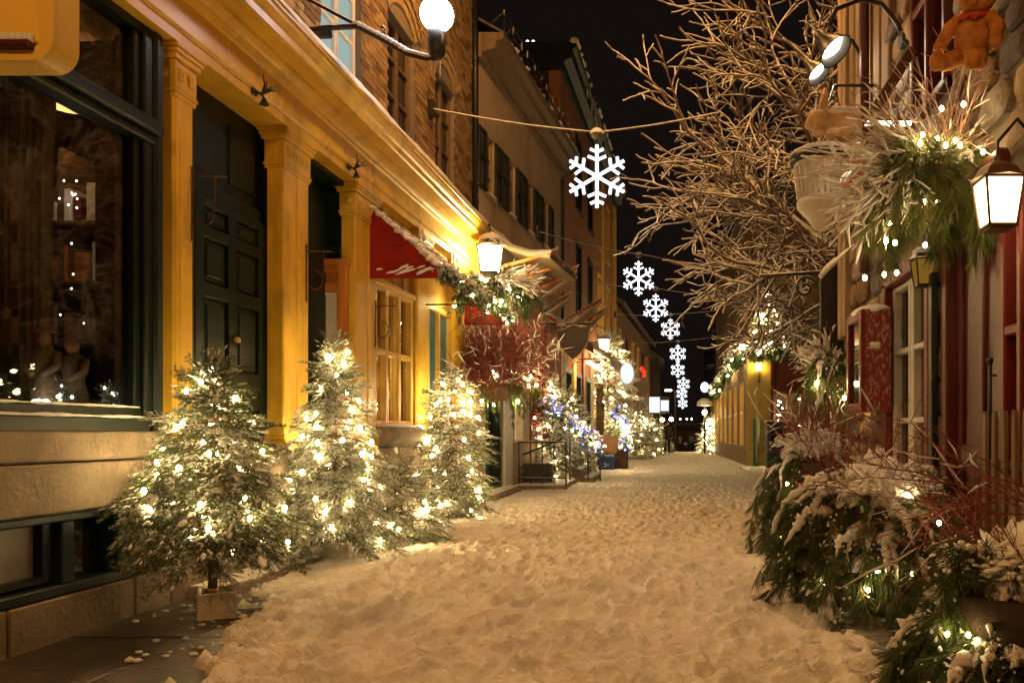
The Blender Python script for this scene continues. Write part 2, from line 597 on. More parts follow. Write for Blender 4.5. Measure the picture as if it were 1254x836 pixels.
def vnoise(x, y, seed=0):
    xi = np.floor(x).astype(np.int64); yi = np.floor(y).astype(np.int64)
    fx = x - xi; fy = y - yi
    fx = fx * fx * (3 - 2 * fx); fy = fy * fy * (3 - 2 * fy)

    def h(a, b):
        n = (a * 374761393 + b * 668265263 + seed * 974711) & 0x7fffffff
        n = ((n ^ (n >> 13)) * 1274126177) & 0x7fffffff
        return ((n ^ (n >> 16)) & 0xffff) / 65535.0
    return (h(xi, yi) * (1 - fx) + h(xi + 1, yi) * fx) * (1 - fy) + (h(xi, yi + 1) * (1 - fx) + h(xi + 1, yi + 1) * fx) * fy


FA = frame(-3.596, 0, 0.02)
FB = frame(-3.31, 14.3, 0.10)
FC = frame(-2.67, 20.75, 0.045)
FD = frame(-2.09, 33.8, 0.066)
FR = frame(1.95, 0, 0.0, -1)
F2 = frame(3.1, 31.0, -0.01, -1)

# ------------------------------------------------------------------ setting: ground, snow street, paving


def crest(Y):
    return np.where(Y > 49, -0.0035 * (np.minimum(Y, 120) - 49) ** 2 - np.maximum(Y - 120, 0) * 0.05, 0)


def snow_z(X, Y):
    z = 0.045 + 0.05 * (vnoise(X * 0.8, Y * 0.6, 1) - .5)
    amp = 0.55 + 0.45 * vnoise(X * 0.9 + 9, Y * 0.45, 5)
    b1 = np.abs(vnoise(X * 4.2, Y * 3.6, 2) * 2 - 1)
    b2 = np.abs(vnoise(X * 9.5, Y * 8.5, 3) * 2 - 1)
    b3 = np.abs(vnoise(X * 17, Y * 15, 4) * 2 - 1)
    b4 = vnoise(X * 38, Y * 34, 6)
    z = z + amp * (0.010 * b1 + 0.015 * b2 + 0.026 * b3 + 0.018 * b4) - 0.012
    z = z - 0.06 * np.clip(vnoise(X * 11, Y * 10, 21) - .58, 0, 1) * (.4 + vnoise(X * 1.3, Y * 1.1, 22))
    # trodden path a little lower and flatter
    # worn through at both edges
    eL = np.interp(Y, [2, 3.9, 4.9, 5.7, 6.6, 7.6, 9, 14], [-2.0, -2.25, -2.45, -2.75, -3.15, -3.25, -3.4, -3.6])
    eL = eL + 0.35 * (vnoise(X * 2.5, Y * 2.5, 8) - .5) + 0.35 * (vnoise(X * 7, Y * 7, 9) - .5) + .25 * (vnoise(X * 19, Y * 19, 19) - .5)
    e1 = np.clip((eL - X) / 0.18, 0, 1)
    eR = np.interp(Y, [2, 3.7, 4.2, 4.7, 5.0, 5.5, 6.3, 8], [0.9, 1.0, 1.12, 1.0, .98, 1.15, 1.9, 2.4])
    eR = eR + 0.16 * (vnoise(X * 2.3, Y * 2.6, 11) - .5) + 0.14 * (vnoise(X * 7, Y * 7, 12) - .5) + .10 * (vnoise(X * 19, Y * 19, 13) - .5)
    e2 = np.clip((X - eR) / 0.16, 0, 1)
    e = np.maximum(e1, e2)
    return z * (1 - .9 * e) - 0.05 * e


ys = [2.2]
while ys[-1] < 75:
    ys.append(ys[-1] + max(0.015, ys[-1] * 0.0043))
ys = np.array(ys)
xs = np.linspace(-3.75, 4.6, 430)
X, Y = np.meshgrid(xs, ys)
Z = snow_z(X, Y)
rg = np.random.default_rng(3)
for _ in range(1300):                                  # footprints
    fy = 2.6 + rg.random() ** 1.6 * 16
    fx = rg.uniform(-2.6, 1.3)
    a = rg.normal(0, 0.25)
    j0, j1 = np.searchsorted(ys, (fy - .3, fy + .3))
    xx = X[j0:j1] - fx; yy = Y[j0:j1] - fy
    u = xx * math.cos(a) + yy * math.sin(a); w = -xx * math.sin(a) + yy * math.cos(a)
    q = (u / 0.055) ** 2 + (w / 0.13) ** 2
    Z[j0:j1] += -0.026 * np.exp(-q ** 2) + 0.012 * np.exp(-((np.sqrt(q) - 1.35) / 0.3) ** 2)
Z = Z + crest(Y)
nx, ny = len(xs), len(ys)
i = np.arange(ny - 1)[:, None] * nx; j = np.arange(nx - 1)[None]
g = G(); g.add(np.stack([X, Y, Z], -1).reshape(-1, 3), np.stack([i + j, i + j + 1, i + nx + j + 1, i + nx + j], -1).reshape(-1, 4), 0, True)
solo(g, 'snow_street', M_STREET, kind='structure', loc=(0, 0, 0))

gy = np.array([-60, -20, 0, 20, 40, 48, 52, 56, 60, 66, 72, 80, 90, 105, 120, 200, 400, 900.0])
gx = np.array([-900, -200, -60, -20, -5, 5, 20, 60, 200, 900.0])
X, Y = np.meshgrid(gx, gy)
Z = -0.08 + crest(Y) * 1.0
nx, ny = len(gx), len(gy)
i = np.arange(ny - 1)[:, None] * nx; j = np.arange(nx - 1)[None]
g = G(); g.add(np.stack([X, Y, Z], -1).reshape(-1, 3), np.stack([i + j, i + j + 1, i + nx + j + 1, i + nx + j], -1).reshape(-1, 4))
solo(g, 'ground', mat('ground_snow', (0.6, 0.58, 0.55), 0.8, 0.1, 1.0, 0.3, 20), kind='structure', loc=(0, 0, 0))

# near ground behind the camera
g = G(); g.box(-3.5, 4.0, -14, 2.18, -0.06, 0.03)
solo(g, 'street', M_STREET, kind='structure')


def paving(name, slabs, z=0.018, m=None):
    m = m or M_PAVE
    base = G(); x0 = min(a[0] for a in slabs); x1 = max(a[1] for a in slabs); y0 = min(a[2] for a in slabs); y1 = max(a[3] for a in slabs)
    base.box(x0 - .02, x1 + .02, y0 - .02, y1 + .02, -0.05, z - 0.014)
    b = solo(base, name, m, kind='structure')
    for a in slabs:
        q = G(); q.box(a[0] + .006, a[1] - .006, a[2] + .006, a[3] - .006, -0.03, z + R.uniform(-.003, .004), 0, 0.006)
        part(q, 'paving_slab', m, b)


sl = []
y = 2.2
while y < 7.4:
    h = R.uniform(0.75, 1.0)
    for xa, xb in ((-3.5, -2.75), (-2.75, -1.95)):
        sl.append((xa, xb, y, y + h))
    y += h
paving('pavement', sl)
sl = []
y = 2.3
while y < 7.0:
    h = R.uniform(0.7, 1.0)
    for xa, xb in ((1.0, 1.45), (1.45, 2.0)):
        sl.append((xa, xb, y, y + h))
    y += h
paving('pavement', sl, m=mat('slushy_paving', (.15, .115, .085), .5, .4, 4, .4, 50, dirt=((.4, .36, .3), 5, .8)))
# low stone ledge along the shop
g = G()
led = solo((lambda q: (q.box(-3.42, -3.17, 5.85, 11.2, -0.05, 0.07), q)[1])(G()), 'kerb', M_STONE, kind='structure')
y = 5.85
while y < 11:
    q = G(); q.box(-3.45, -3.13 + (y - 5.8) * .02, y + .005, y + .99, -.04, 0.10 + R.uniform(-.006, .006), 0, 0.012)
    part(q, 'kerb_stone', mat('kerb_stone', (0.25, 0.21, 0.17), 0.7, 0.3, 5, 0.4, 40, snow=0.72), led); y += 1.0
g = G(); g.box(-3.5, -2.86, 13.9, 16.2, -0.05, 0.13, 0, 0.03); g.box(-3.45, -2.92, 13.95, 16.15, 0.13, 0.17, 1, 0.02)
solo(g, 'kerb', [M_STONE, M_SNOW], kind='structure')
g = G(); g.box(-3.2, -2.02, 16.6, 18.8, -0.05, 0.12, 0, 0.03); g.box(-3.15, -2.06, 16.65, 18.75, 0.12, 0.155, 1, 0.015)
solo(g, 'doorstep', [M_STONE, M_SNOW], kind='structure')

# snow crumbs scraped onto the paving
g = G()
rg = np.random.default_rng(12)
for _ in range(420):
    if rg.random() < .62:
        x, y = rg.uniform(-3.35, -2.3), rg.uniform(4.2, 7.2)
        if x < -2.9 and y < 5: continue
    else:
        x, y = rg.uniform(0.7, 1.6), rg.uniform(4.0, 6.2)
    r = min(.02, abs(rg.normal(0, .008))) + 0.004
    g.ball((x, y, 0.02 + r * .3), (r * 1.3, r, r * .7), 1, 0, 0.25, int(rg.integers(1e6)))
for x, y, r in ((1.28, 5.35, .07), (1.45, 4.7, .08), (1.5, 4.5, .07)):
    g.ball((x, y, r * .5), (r * 1.2, r, r * .8), 2, 0, 0.25, int(rg.integers(1e6)))
solo(g, 'snow_crumbs', M_SNOW, kind='stuff')

# ------------------------------------------------------------------ yellow shop building
A = thing('shop_building', W3(FA, -2, 7, 0), 'long brick building with a yellow columned shopfront and deep yellow cornice', 'shop building')


def rects(s0, s1, z0, z1, openings):
    ss = sorted({s0, s1, *[v for o in openings for v in o[:2]]})
    zz = sorted({z0, z1, *[v for o in openings for v in o[2:4]]})
    for a, b in zip(ss, ss[1:]):
        for c, d in zip(zz, zz[1:]):
            ms, mz = (a + b) / 2, (c + d) / 2
            if a < s0 or b > s1 or c < z0 or d > z1: continue
            if any(o[0] < ms < o[1] and o[2] < mz < o[3] for o in openings): continue
            yield a, b, c, d


def wall(M, s0, s1, z0, z1, openings, d=0.0, th=0.3, name='wall', mats=M_STUCCO, parent=None):
    g = G(M)
    for a, b, c, e in rects(s0, s1, z0, z1, openings):
        g.box(d - th, d, a, b, c, e)
    return part(g, name, mats, parent)


# stone plinth, block by block
def block(M, d0, d1, s0, s1, z0, z1, parent, m=M_STONE, name='stone_block', ch=0.012, gap=0.005):
    g = G(M); g.box(d0, d1, s0 + gap, s1 - gap, z0 + gap, z1 - gap, 0, ch)
    return part(g, name, m, parent)


g = G(FA); g.box(-1.6, 0.02, -3, 14.25, -0.1, 0.25); g.box(-1.6, -0.12, -3, 14.25, 0.25, 1.02)
g.box(-1.6, -0.125, -3, 5.7, 1.02, 1.22)
pl = part(g, 'plinth', M_MORTAR, A)
for a, b in zip([-3, -.4, 2.2, 4.3, 5.3, 5.68, 6.6, 7.4, 8.7, 9.7, 10.9, 12.2, 13.4], [-.4, 2.2, 4.3, 5.3, 5.68, 6.6, 7.4, 8.7, 9.7, 10.9, 12.2, 13.4, 14.25]):
    block(FA, -.2, 0.05 + R.uniform(-.004, .004), a, b, -.1, .27, pl)
for a, b in zip([-3, 5.28, 5.68, 7.2, 8.6, 10.2, 11.6, 13.0], [-1.5, 5.68, 7.2, 8.6, 10.2, 11.6, 13.0, 14.25]):
    block(FA, -.3, 0.035, a, b, .27, .735, pl)
for a, b in zip([-3, .6, 3.9, 5.7, 7.38, 9.0, 11.1, 12.6], [.6, 3.9, 5.7, 7.38, 9.0, 11.1, 12.6, 14.25]):
    block(FA, -.3, 0.045, a, b, .735, 1.03, pl)
for a, b in zip([-3, .2, 3.0], [.2, 3.0, 5.72]):
    block(FA, -.3, 0.035, a, b, 1.032, 1.215, pl)
# rounded stone sill base below the yellow window
g = G(FA); g.prism([(-.3, 1.04), (.05, 1.04), (.05, 1.08), (.1, 1.1), (.13, 1.15), (.13, 1.2), (.1, 1.25), (.06, 1.28), (-.3, 1.28)], 9.62, 11.1, 1)
part(g, 'sill', M_STONE, A)
g = G(FA); g.ball((.02, 10.36, 1.285), (.1, .72, .03), 2, 0, .08, 4); part(g, 'snow', M_SNOW, A)

# basement window
g = G(FA)
g.box(-.15, .045, -1.5, 5.28, .27, .33, 0, .008); g.box(-.15, .04, -1.5, 5.28, .69, .735, 0, .008)
for s in (-1.4, .9, 2.9, 4.75, 5.22): g.box(-.15, .03, s - .05, s + .05, .33, .69, 0, .008)
g.box(-.13, -.02, 3.0, 4.7, .35, .385); g.box(-.13, -.02, 4.62, 4.7, .385, .69)
bw = part(g, 'basement_window', M_TEAL, A)
g = G(FA); g.box(-.1, -.09, -1.4, 5.2, .3, .72); part(g, 'pane', M_DGL, bw)
g = G(FA); g.box(-.085, -.075, 3.05, 4.62, .385, .69); part(g, 'pane', mat('frosted_pane', (.26, .23, .2), .35, .3, 4), bw)

# --- large shop window with its interior
g = G(FA)
g.box(-1.5, -1.45, -2.5, 5.75, 1.22, 4.0)
g.box(-1.5, -.1, -2.5, 5.75, 1.16, 1.225)
g.box(-1.5, -.1, -2.5, 5.75, 3.96, 4.0)
part(g, 'shop_interior', M_BROWNF, A)
g = G(FA); g.box(-.34, -.13, 5.66, 5.72, 1.225, 3.96); part(g, 'reveal', mat('orange_reveal', (.5, .22, .03), .6, .2, 3, stretch=(1, 1, .2)), A)
g = G(FA)
g.box(-.15, .02, -2.5, 5.5, 1.205, 1.30, 0, .01); g.box(-.15, -.04, -2.5, 5.5, 1.30, 1.37, 0, .01)
g.box(-.15, -.02, 5.5, 5.585, 1.235, 3.95, 0, .01); g.box(-.15, -.05, 5.44, 5.5, 1.37, 3.9, 0, .01); g.box(-.14, -.0, 5.585, 5.68, 1.2, 3.95, 0, .02)
g.box(-.15, .0, -2.5, 5.60, 3.17, 3.23, 0, .012); g.box(-.15, .045, -2.5, 5.62, 3.23, 3.30, 0, .015); g.box(-.15, .01, -2.5, 5.60, 3.30, 3.34, 0, .008)
for s in (.2, 2.4, 4.72): g.box(-.15, -.04, s - .035, s + .035, 3.34, 3.9, 0, .01)
for s in (1.2,): g.box(-.15, -.04, s - .04, s + .04, 1.37, 3.18, 0, .01)
g.box(-.15, -.03, -2.5, 5.5, 3.89, 3.95)
sw = part(g, 'shop_window', M_GREEN, A)
g = G(FA); g.box(-.1, -.094, -2.5, 5.46, 1.35, 3.19); part(g, 'pane', M_GLASS, sw)
g = G(FA); g.box(-.1, -.094, -2.5, 5.46, 3.32, 3.9); part(g, 'pane', M_GLASS, sw)
g = G(FA)
for k in range(60):
    s = -2 + 7.5 * k / 60
    g.ball((0.0 + R.uniform(-.01, .01), s, 1.305), (.03, .11, .006 + R.random() * .009), 1, 0, .2, k)
    g.ball((-.03, s, 1.372), (.02, .1, .004 + R.random() * .006), 1, 0, .2, k + 99)
part(g, 'snow', M_SNOW, sw, kind='stuff')

# --- columns


def column(s0, s1, z0, z1, groove=None, base=True):
    g = G(FA)
    if groove:
        g.box(-.16, -.0, s0, groove - .012, z0, z1, 0, .012); g.box(-.16, -.0, groove + .012, s1, z0, z1, 0, .012); g.box(-.16, -.025, s0 + .02, s1 - .02, z0, z1)
    else:
        g.box(-.16, -.0, s0, s1, z0, z1, 0, .02)
        g.box(-.1, .006, s0 + .05, s1 - .05, z0 + .4, z1 - .55, 0, .008)
    c = part(g, 'column', M_YEL, A)
    g = G(FA)
    e = 0
    for dz0, dz1, o in ((.36, .33, .012), (.33, .30, .022), (.30, .10, .014), (.10, .06, .035), (.06, .03, .05), (.03, 0, .065)):
        g.box(-.16 - o, o, s0 - o, s1 + o, z1 - dz0, z1 - dz1, 0, .006)
    n = max(2, int((s1 - s0) / .11))
    for k in range(n):
        a = s0 + (s1 - s0) * (k + .5) / n
        g.box(.01, .028, a - .035, a + .035, z1 - .24, z1 - .15, 0, .01)
        g.ball((.028, a, z1 - .195), (.012, .02, .025), 1)
    g.ball((-.07, s0 - .015, z1 - .2), (.04, .014, .035), 1)
    part(g, 'capital', M_YEL, c)
    if base:
        g = G(FA)
        for a, b, o in ((0, .10, .03), (.10, .14, .02), (.14, .2, .012)):
            g.box(-.16 - o, o, s0 - o, s1 + o, z0 + a, z0 + b, 0, .008)
        part(g, 'base', M_YEL, c)
    return c


column(5.79, 6.02, 1.035, 3.95)
column(7.38, 7.87, 1.035, 3.95, groove=7.63)
column(8.99, 9.6, 1.035, 3.95, groove=9.35)
column(11.07, 11.66, 1.29, 3.95, base=False)
column(12.95, 13.6, 1.035, 3.95)

# --- recessed green door
g = G(FA)
g.box(-.5, -.3, 6.0, 9.2, 1.03, 4.0)
g.box(-.3, -.16, 6.02, 6.3, 1.03, 3.95, 0, .01); g.box(-.3, -.2, 6.3, 7.4, 3.08, 3.2, 0, .01); g.box(-.3, -.24, 6.3, 7.4, 3.2, 3.95)
for a, b in ((6.38, 6.8), (6.9, 7.32)):
    g.box(-.25, -.222, a, b, 3.3, 3.8, 0, .012)
part(g, 'door_surround', M_GREEN, A)
g = G(FA)
g.box(-.3, -.21, 6.32, 7.4, 1.04, 3.08)
rows = [(1.06, 1.16), (1.40, 1.50), (1.52, 1.72), (2.28, 2.40), (2.75, 2.85), (3.0, 3.08)]
for a, b in ((6.32, 6.44), (6.79, 6.91), (7.28, 7.4)): g.box(-.3, -.17, a, b, 1.04, 3.08, 0, .008)
for a, b in rows: g.box(-.3, -.172, 6.40, 7.32, a, b, 0, .008)
dr = part(g, 'door', M_GREEN, A)
for a, b in ((6.44, 6.79), (6.91, 7.28)):
    for c, d in ((1.16, 1.40), (1.72, 2.28), (2.40, 2.75), (2.85, 3.0)):
        g = G(FA); g.box(-.23, -.196, a + .015, b - .015, c + .015, d - .015, 0, .005)
        g.box(-.2, -.182, a + .06, b - .06, c + .05, d - .05, 0, .016)
        part(g, 'door_panel', M_GREEN, dr)
g = G(FA); g.ball((-.14, 6.86, 1.98), .028, 2); g.tube([W3(np.eye(4), -.19, 6.86, 1.98), (-.14, 6.86, 1.98)], .012, 6)
part(g, 'handle', M_GOLD, dr)
g = G(FA); g.box(-.9, .02, 6.03, 7.37, .98, 1.045, 0, .01); part(g, 'threshold', M_STONE, A)

# --- second recess with an orange door standing open
g = G(FA)
g.box(-1.9, -1.6, 7.4, 9.3, 1.0, 4.0); g.box(-1.7, -.16, 9.02, 9.2, 1.0, 3.95); g.box(-1.7, -.3, 7.5, 7.7, 1.0, 3.95)
g.box(-1.6, -.1, 7.8, 9.02, 3.9, 3.97); g.box(-1.6, -.02, 7.87, 9.0, .95, 1.03)
for z0, z1 in ((3.15, 3.25), (3.75, 3.85)): g.box(-1.6, -.16, 8.98, 9.02, z0, z1, 0, .01)
for d in (-.3, -.55, -.8, -1.05): g.box(d - .06, d, 8.985, 9.02, 3.25, 3.75, 0, .01)
part(g, 'entry_recess', M_GREEN, A)
g = G(FA)
for a, b in ((-.17, -.06), (-.80, -.68)): g.box(a, b, 8.90, 8.97, 1.04, 3.06, 0, .01)
for a, b in ((1.04, 1.3), (1.74, 1.82), (2.74, 2.84), (2.95, 3.06)): g.box(-.78, -.1, 8.905, 8.965, a, b, 0, .01)
g.box(-.78, -.1, 8.93, 8.965, 2.8, 3.0)
g.box(-.83, -.04, 8.89, 8.98, 3.02, 3.1, 0, .012)
od = part(g, 'door', M_ORW, A, 'orange wooden door standing open with a glass pane')
g = G(FA); g.box(-.68, -.17, 8.94, 8.945, 1.3, 2.75); part(g, 'pane', M_DGL, od)
g = G(FA); g.box(-.68, -.17, 8.93, 8.935, 2.2, 2.70); g.box(-.69, -.16, 8.915, 8.93, 2.70, 2.735, 0, .005); part(g, 'blind', M_BLIND, od)
wr = G(FA)
rg = np.random.default_rng(5)
for k in range(130):
    a = rg.uniform(0, 6.283); q = .11 + rg.normal(0, .018)
    c = np.array((-.34 + q * math.cos(a), 8.915, 1.99 + q * math.sin(a)))
    e = c + np.array((rg.normal(0, .03), rg.normal(-.012, .008), rg.normal(0, .03)))
    wr.tube([c, (c + e) / 2, e], [.004, .006, .001], 3, 0 if k % 3 else 1, cap=False)
for k in range(14):
    a = k * .45; wr.ball((-.34 + .11 * math.cos(a), 8.9, 1.99 + .11 * math.sin(a)), .011, 1, 2)
solo(wr, 'wreath', [M_ND, M_NL, M_RIB], 'small berry wreath hanging on the glass of the orange door', 'wreath')

# --- yellow window under the awning
g = G(FA)
for s in (9.66, 10.06, 10.5, 10.98): g.box(-.14, -.03, s - .055, s + .055, 1.29, 3.0, 0, .012)
for z in (1.32, 2.19, 2.97): g.box(-.14, -.035, 9.62, 11.05, z - .035, z + .035, 0, .01)
g.box(-.14, -.0, 9.6, 11.07, 2.98, 3.06, 0, .012)
for k in range(8): g.box(-.14, -.05 - (k % 2) * .03, 9.6 + k * .185, 9.6 + k * .185 + .175, 3.06, 3.95, 0, .008)
yw = part(g, 'display_window', M_YELW, A)
for a, b in ((9.72, 10.0), (10.12, 10.44), (10.56, 10.92)):
    for c, d in ((1.36, 2.15), (2.23, 2.93)):
        g = G(FA); g.box(-.1, -.095, a, b, c, d); part(g, 'pane', M_GLASS, yw)
g = G(FA); g.box(-1.2, -1.15, 9.6, 11.1, 1.2, 3.1); g.box(-1.2, -.14, 9.6, 11.1, 1.22, 1.28); g.box(-1.2, -.14, 9.55, 9.6, 1.2, 3.1); g.box(-1.2, -.14, 11.08, 11.12, 1.2, 3.1)
part(g, 'display_interior', mat('warm_interior', (.16, .07, .025), .8, .5, 7), A)
tr = thing('display_trinkets', W3(FA, -.4, 10.3, 1.28), 'red and gold trinkets crowded behind the yellow window', 'ornaments')
g = G(FA)
rg = np.random.default_rng(8)
for k in range(90):
    s, z, d = rg.uniform(9.7, 11.3), rg.uniform(1.34, 2.1) if k % 3 else rg.uniform(2.2, 2.8), rg.uniform(-.5, -.2)
    q = rg.uniform(.03, .08)
    g.ball((d, s, z), (q, q, q * rg.uniform(.8, 1.6)), 1, int(rg.integers(0, 4)), .15, k)
    g.tube([(d, s, z), (d, s, 3.05)], .0025, 3, 3, cap=False)
part(g, 'bauble', [M_REDL, M_GOLD, M_WHITE, M_ORW], tr, kind='stuff')
g = G(FA)
for k in range(16): g.ball((rg.uniform(-.5, -.2), rg.uniform(9.7, 10.95), rg.uniform(1.4, 2.5)), .014, 1)
part(g, 'bulb', E_BULB, tr, kind='stuff')
lampg = G(FA); lampg.box(-.62, -.42, 9.9, 10.9, 3.0, 3.04); solo(lampg, 'ceiling_light', emit('window_lamp', WARM, 6.0), 'lit strip lamp above the trinkets in the yellow window', 'lamp')

# --- blue door
g = G(FA)
g.box(-.3, -.1, 11.66, 12.95, 3.08, 3.95)
for s in (11.72, 12.32, 12.9): g.box(-.2, -.06, s - .05, s + .05, 1.03, 3.08, 0, .01)
g.box(-.2, -.06, 11.68, 12.95, 3.0, 3.1, 0, .01)
bd = part(g, 'door_frame', M_YELW, A)
for a, b in ((11.78, 12.26), (12.38, 12.84)):
    g = G(FA); g.box(-.16, -.11, a, b, 1.03, 3.0)
    for c, d in ((1.15, 1.7), (1.8, 2.9)):
        g.box(-.12, -.1, a + .09, b - .09, c, d, 0, .008)
    part(g, 'door', M_BLUE, bd)
g = G(FA); g.box(-1.6, -.3, 11.66, 14.2, 1.03, 4.0); g.box(-.3, -.06, 13.6, 14.2, 1.03, 3.95); part(g, 'wall', M_YELW, A)

# --- entablature
prof = [(-.5, 3.95), (.055, 3.95), (.055, 4.03), (.085, 4.045), (.085, 4.10), (.05, 4.115), (.05, 4.28), (.07, 4.295), (.10, 4.30), (.115, 4.33),
        (.15, 4.345), (.19, 4.355), (.20, 4.385), (.33, 4.395), (.35, 4.41), (.35, 4.47), (.375, 4.49), (.40, 4.53), (.405, 4.56), (.425, 4.565), (.425, 4.6), (-.5, 4.66)]
g = G(FA); g.prism(prof, -3, 14.15, 1); part(g, 'cornice', M_YEL, A)
g = G(FA)
n = 170
sp = np.linspace(-3, 14.15, n)
rg = np.random.default_rng(2)
hh = .03 + .035 * vnoise(sp * 1.3, sp * 0, 4) + .012 * rg.random(n)
V = []
for s, h in zip(sp, hh):
    V += [(.43 + .01 * math.sin(s * 7), s, 4.59), (.435, s, 4.60 + h * .7), (.36, s, 4.612 + h), (.1, s, 4.63 + h * 1.2), (-.04, s, 4.64 + h)]
i = np.arange(n - 1)[:, None] * 5; j = np.arange(4)[None]
g.add(V, np.stack([i + j, i + j + 1, i + 5 + j + 1, i + 5 + j], -1).reshape(-1, 4), 0, True)
part(g, 'snow', M_SNOW, A)

# --- brick wall above, windows
wins = [(8.25, 9.3, 4.5, 6.6), (10.15, 11.15, 4.5, 6.5), (12.1, 13.1, 4.5, 6.6)]
wb = wall(FA, -3, 14.25, 3.97, 11, wins, d=-.06, th=.25, mats=M_MORTAR, parent=A)
g = G(FA); g.box(-6, -.9, -3, 14.25, 3.97, 11); part(g, 'core', M_DARKW, A)
bricks = []
z = 4.66; row = 0
while z < 9.1:
    s = 5.6 + (.115 if row % 2 else 0)
    while s < 14.2:
        a, b = s, min(s + .222, 14.24)
        if z < 1.75 + .545 * b and not any(o[0] - .0 < (a + b) / 2 < o[1] + .0 and z < o[3] for o in wins):
            hit = False
            for o in wins[1:]:
                cx = (o[0] + o[1]) / 2
                rr = math.hypot((a + b) / 2 - cx, (z + .03 - (o[3] - .35)) * 1.0)
                if z > o[3] - .05 and rr < .92: hit = True
            for o in wins:
                if z < o[3] and a < o[1] and b > o[0]:
                    if a < o[0]: b = min(b, o[0] - .004)
                    elif b > o[1]: a = max(a, o[1] + .004)
            if not hit and b - a > .03: bricks.append((a, b, z))
        s += .230
    z += .075; row += 1
bricks.sort(key=lambda t: t[0] + .3 * t[2])
rest = G(FA)
rm = []
for k, (a, b, z) in enumerate(bricks):
    if k < 298:
        g = G(FA); dd = R.uniform(-.004, .006)
        g.box(-.1, -.048 + dd, a, b, z, z + .064)
        part(g, 'brick', M_BRICKS[R.choice((0, 0, 1, 1, 2))], wb)
    else:
        rest.box(-.1, -.048 + R.uniform(-.004, .006), a, b, z, z + .064, R.choice((0, 0, 1, 1, 2)))
part(rest, 'brickwork', M_BRICKS, wb, kind='stuff')
for k, o in enumerate(wins):
    g = G(FA); cx = (o[0] + o[1]) / 2; hw = (o[1] - o[0]) / 2
    if k:
        R0 = 0.66
        cz = o[3] - math.sqrt(max(.001, R0 ** 2 - hw ** 2))
        a0 = math.asin(hw / R0)
        nv = 13
        for q in range(nv):
            t0 = -a0 + 2 * a0 * q / nv + .01; t1 = -a0 + 2 * a0 * (q + 1) / nv - .01
            for r0, r1, dd in ((R0, R0 + .12, .0), (R0 + .13, R0 + .23, .02), (R0 + .24, R0 + .28, .045)):
                P = [(cx + r * math.sin(t), cz + r * math.cos(t)) for r, t in ((r0, t0), (r1, t0), (r1, t1), (r0, t1))]
                g.prism([(p[0], p[1]) for p in P], -.12, -.04 + dd, 0)
        part(g, 'window_arch', M_BRICKS[0], A)
    g = G(FA)
    d0, d1 = -.19, -.12
    for s in (o[0], cx - .03, cx + .0, o[1] - .06): g.box(d0, d1, s, s + .06, o[2], o[3] + .02, 0, .008)
    for z in np.linspace(o[2] + .1, o[3] - .03, 5): g.box(d0, d1 - .01, o[0], o[1], z - .018, z + .018)
    wf = part(g, 'window', M_WHITE if k == 0 else mat('brown_frame', (.13, .085, .05), .6, .2, 5), A)
    g = G(FA); g.box(-.175, -.165, o[0], o[1], o[2], o[3]); part(g, 'pane', E_LIT if k == 0 else M_DGL, wf, 'pane lit pale green from inside' if k == 0 else None)
    g = G(FA); g.box(-.3, -.25, o[0] - .1, o[1] + .1, 4.5, 6.6); part(g, 'backing', M_DARKW, wf)
# downpipe between the two buildings
g = G(FA)
g.tube([(.0, 14.22, 4.7), (.0, 14.22, 11)], .055, 8)
for z in (5.2, 6.4, 7.6, 8.8): g.tube([(0, 14.22, z), (0, 14.22, z + .06)], .066, 8)
part(g, 'downpipe', M_BLACK, A)

# small iron lamps at the frieze
tpl = thing('frieze_lamp', W3(FA, .06, 6.75, 4.02), 'small black iron spray lamp at the soffit above the green door', 'lamp', 'small iron lamps under the yellow cornice')
g = G(FA); g.box(.05, .075, 6.71, 6.79, 3.99, 4.05, 0, .005); g.tube([(.06, 6.75, 4.02), (.12, 6.75, 4.0), (.15, 6.74, 3.96)], .01, 6)
g.lathe([(.012, 0), (.035, -.05), (.04, -.055)], W3(np.eye(4), .15, 6.74, 3.96), 10); part(g, 'bracket', M_BLACK, tpl)
g = G(FA)
for k in range(5):
    a = -.5 + k * .28
    g.tube([(.12, 6.76, 4.0), (.17, 6.76 + .06 * math.sin(a * 2), 4.05), (.2, 6.76 + .16 * math.sin(a * 2), 4.09 + .03 * math.cos(k * 2))], [.01, .008, .003], 5)
part(g, 'spray', M_BLACK, tpl)
dup(tpl, tuple(W3(FA, .06, 8.66, 4.02)), 0, 'small black iron spray lamp at the soffit above the orange door', tpl['group'])

# iron sign hooks on the columns
hk = thing('iron_hook', W3(FA, .0, 7.8, 2.7), 'thin iron hook bracket on the wide yellow column beside the green door', 'hook', 'iron hooks on the yellow columns')
g = G(FA)
g.tube([(.012, 7.80, 2.45), (.012, 7.80, 3.0)], .008, 6); g.tube([(.012, 7.8, 2.93), (.1, 7.83, 2.94), (.22, 7.9, 2.95)], .007, 6)
a = np.linspace(0, 4.4, 14); g.tube([(.09 + .07 * math.sin(t), 7.82, 2.66 + .09 * math.cos(t)) for t in a], .006, 5)
g.tube([(.16, 7.84, 2.94), (.16, 7.84, 2.7)], .005, 5)
part(g, 'bracket', mat('rusty_iron', (.08, .03, .015), .6, .3, 20), hk)
dup(hk, tuple(W3(FA, .0, 9.55, 2.45)), 0, 'thin iron hook bracket on the yellow column next to the red awning', hk['group'])
dup(hk, tuple(W3(FA, .0, 5.98, 2.85)), 0, 'thin iron hook bracket on the slim yellow column by the large window', hk['group'])

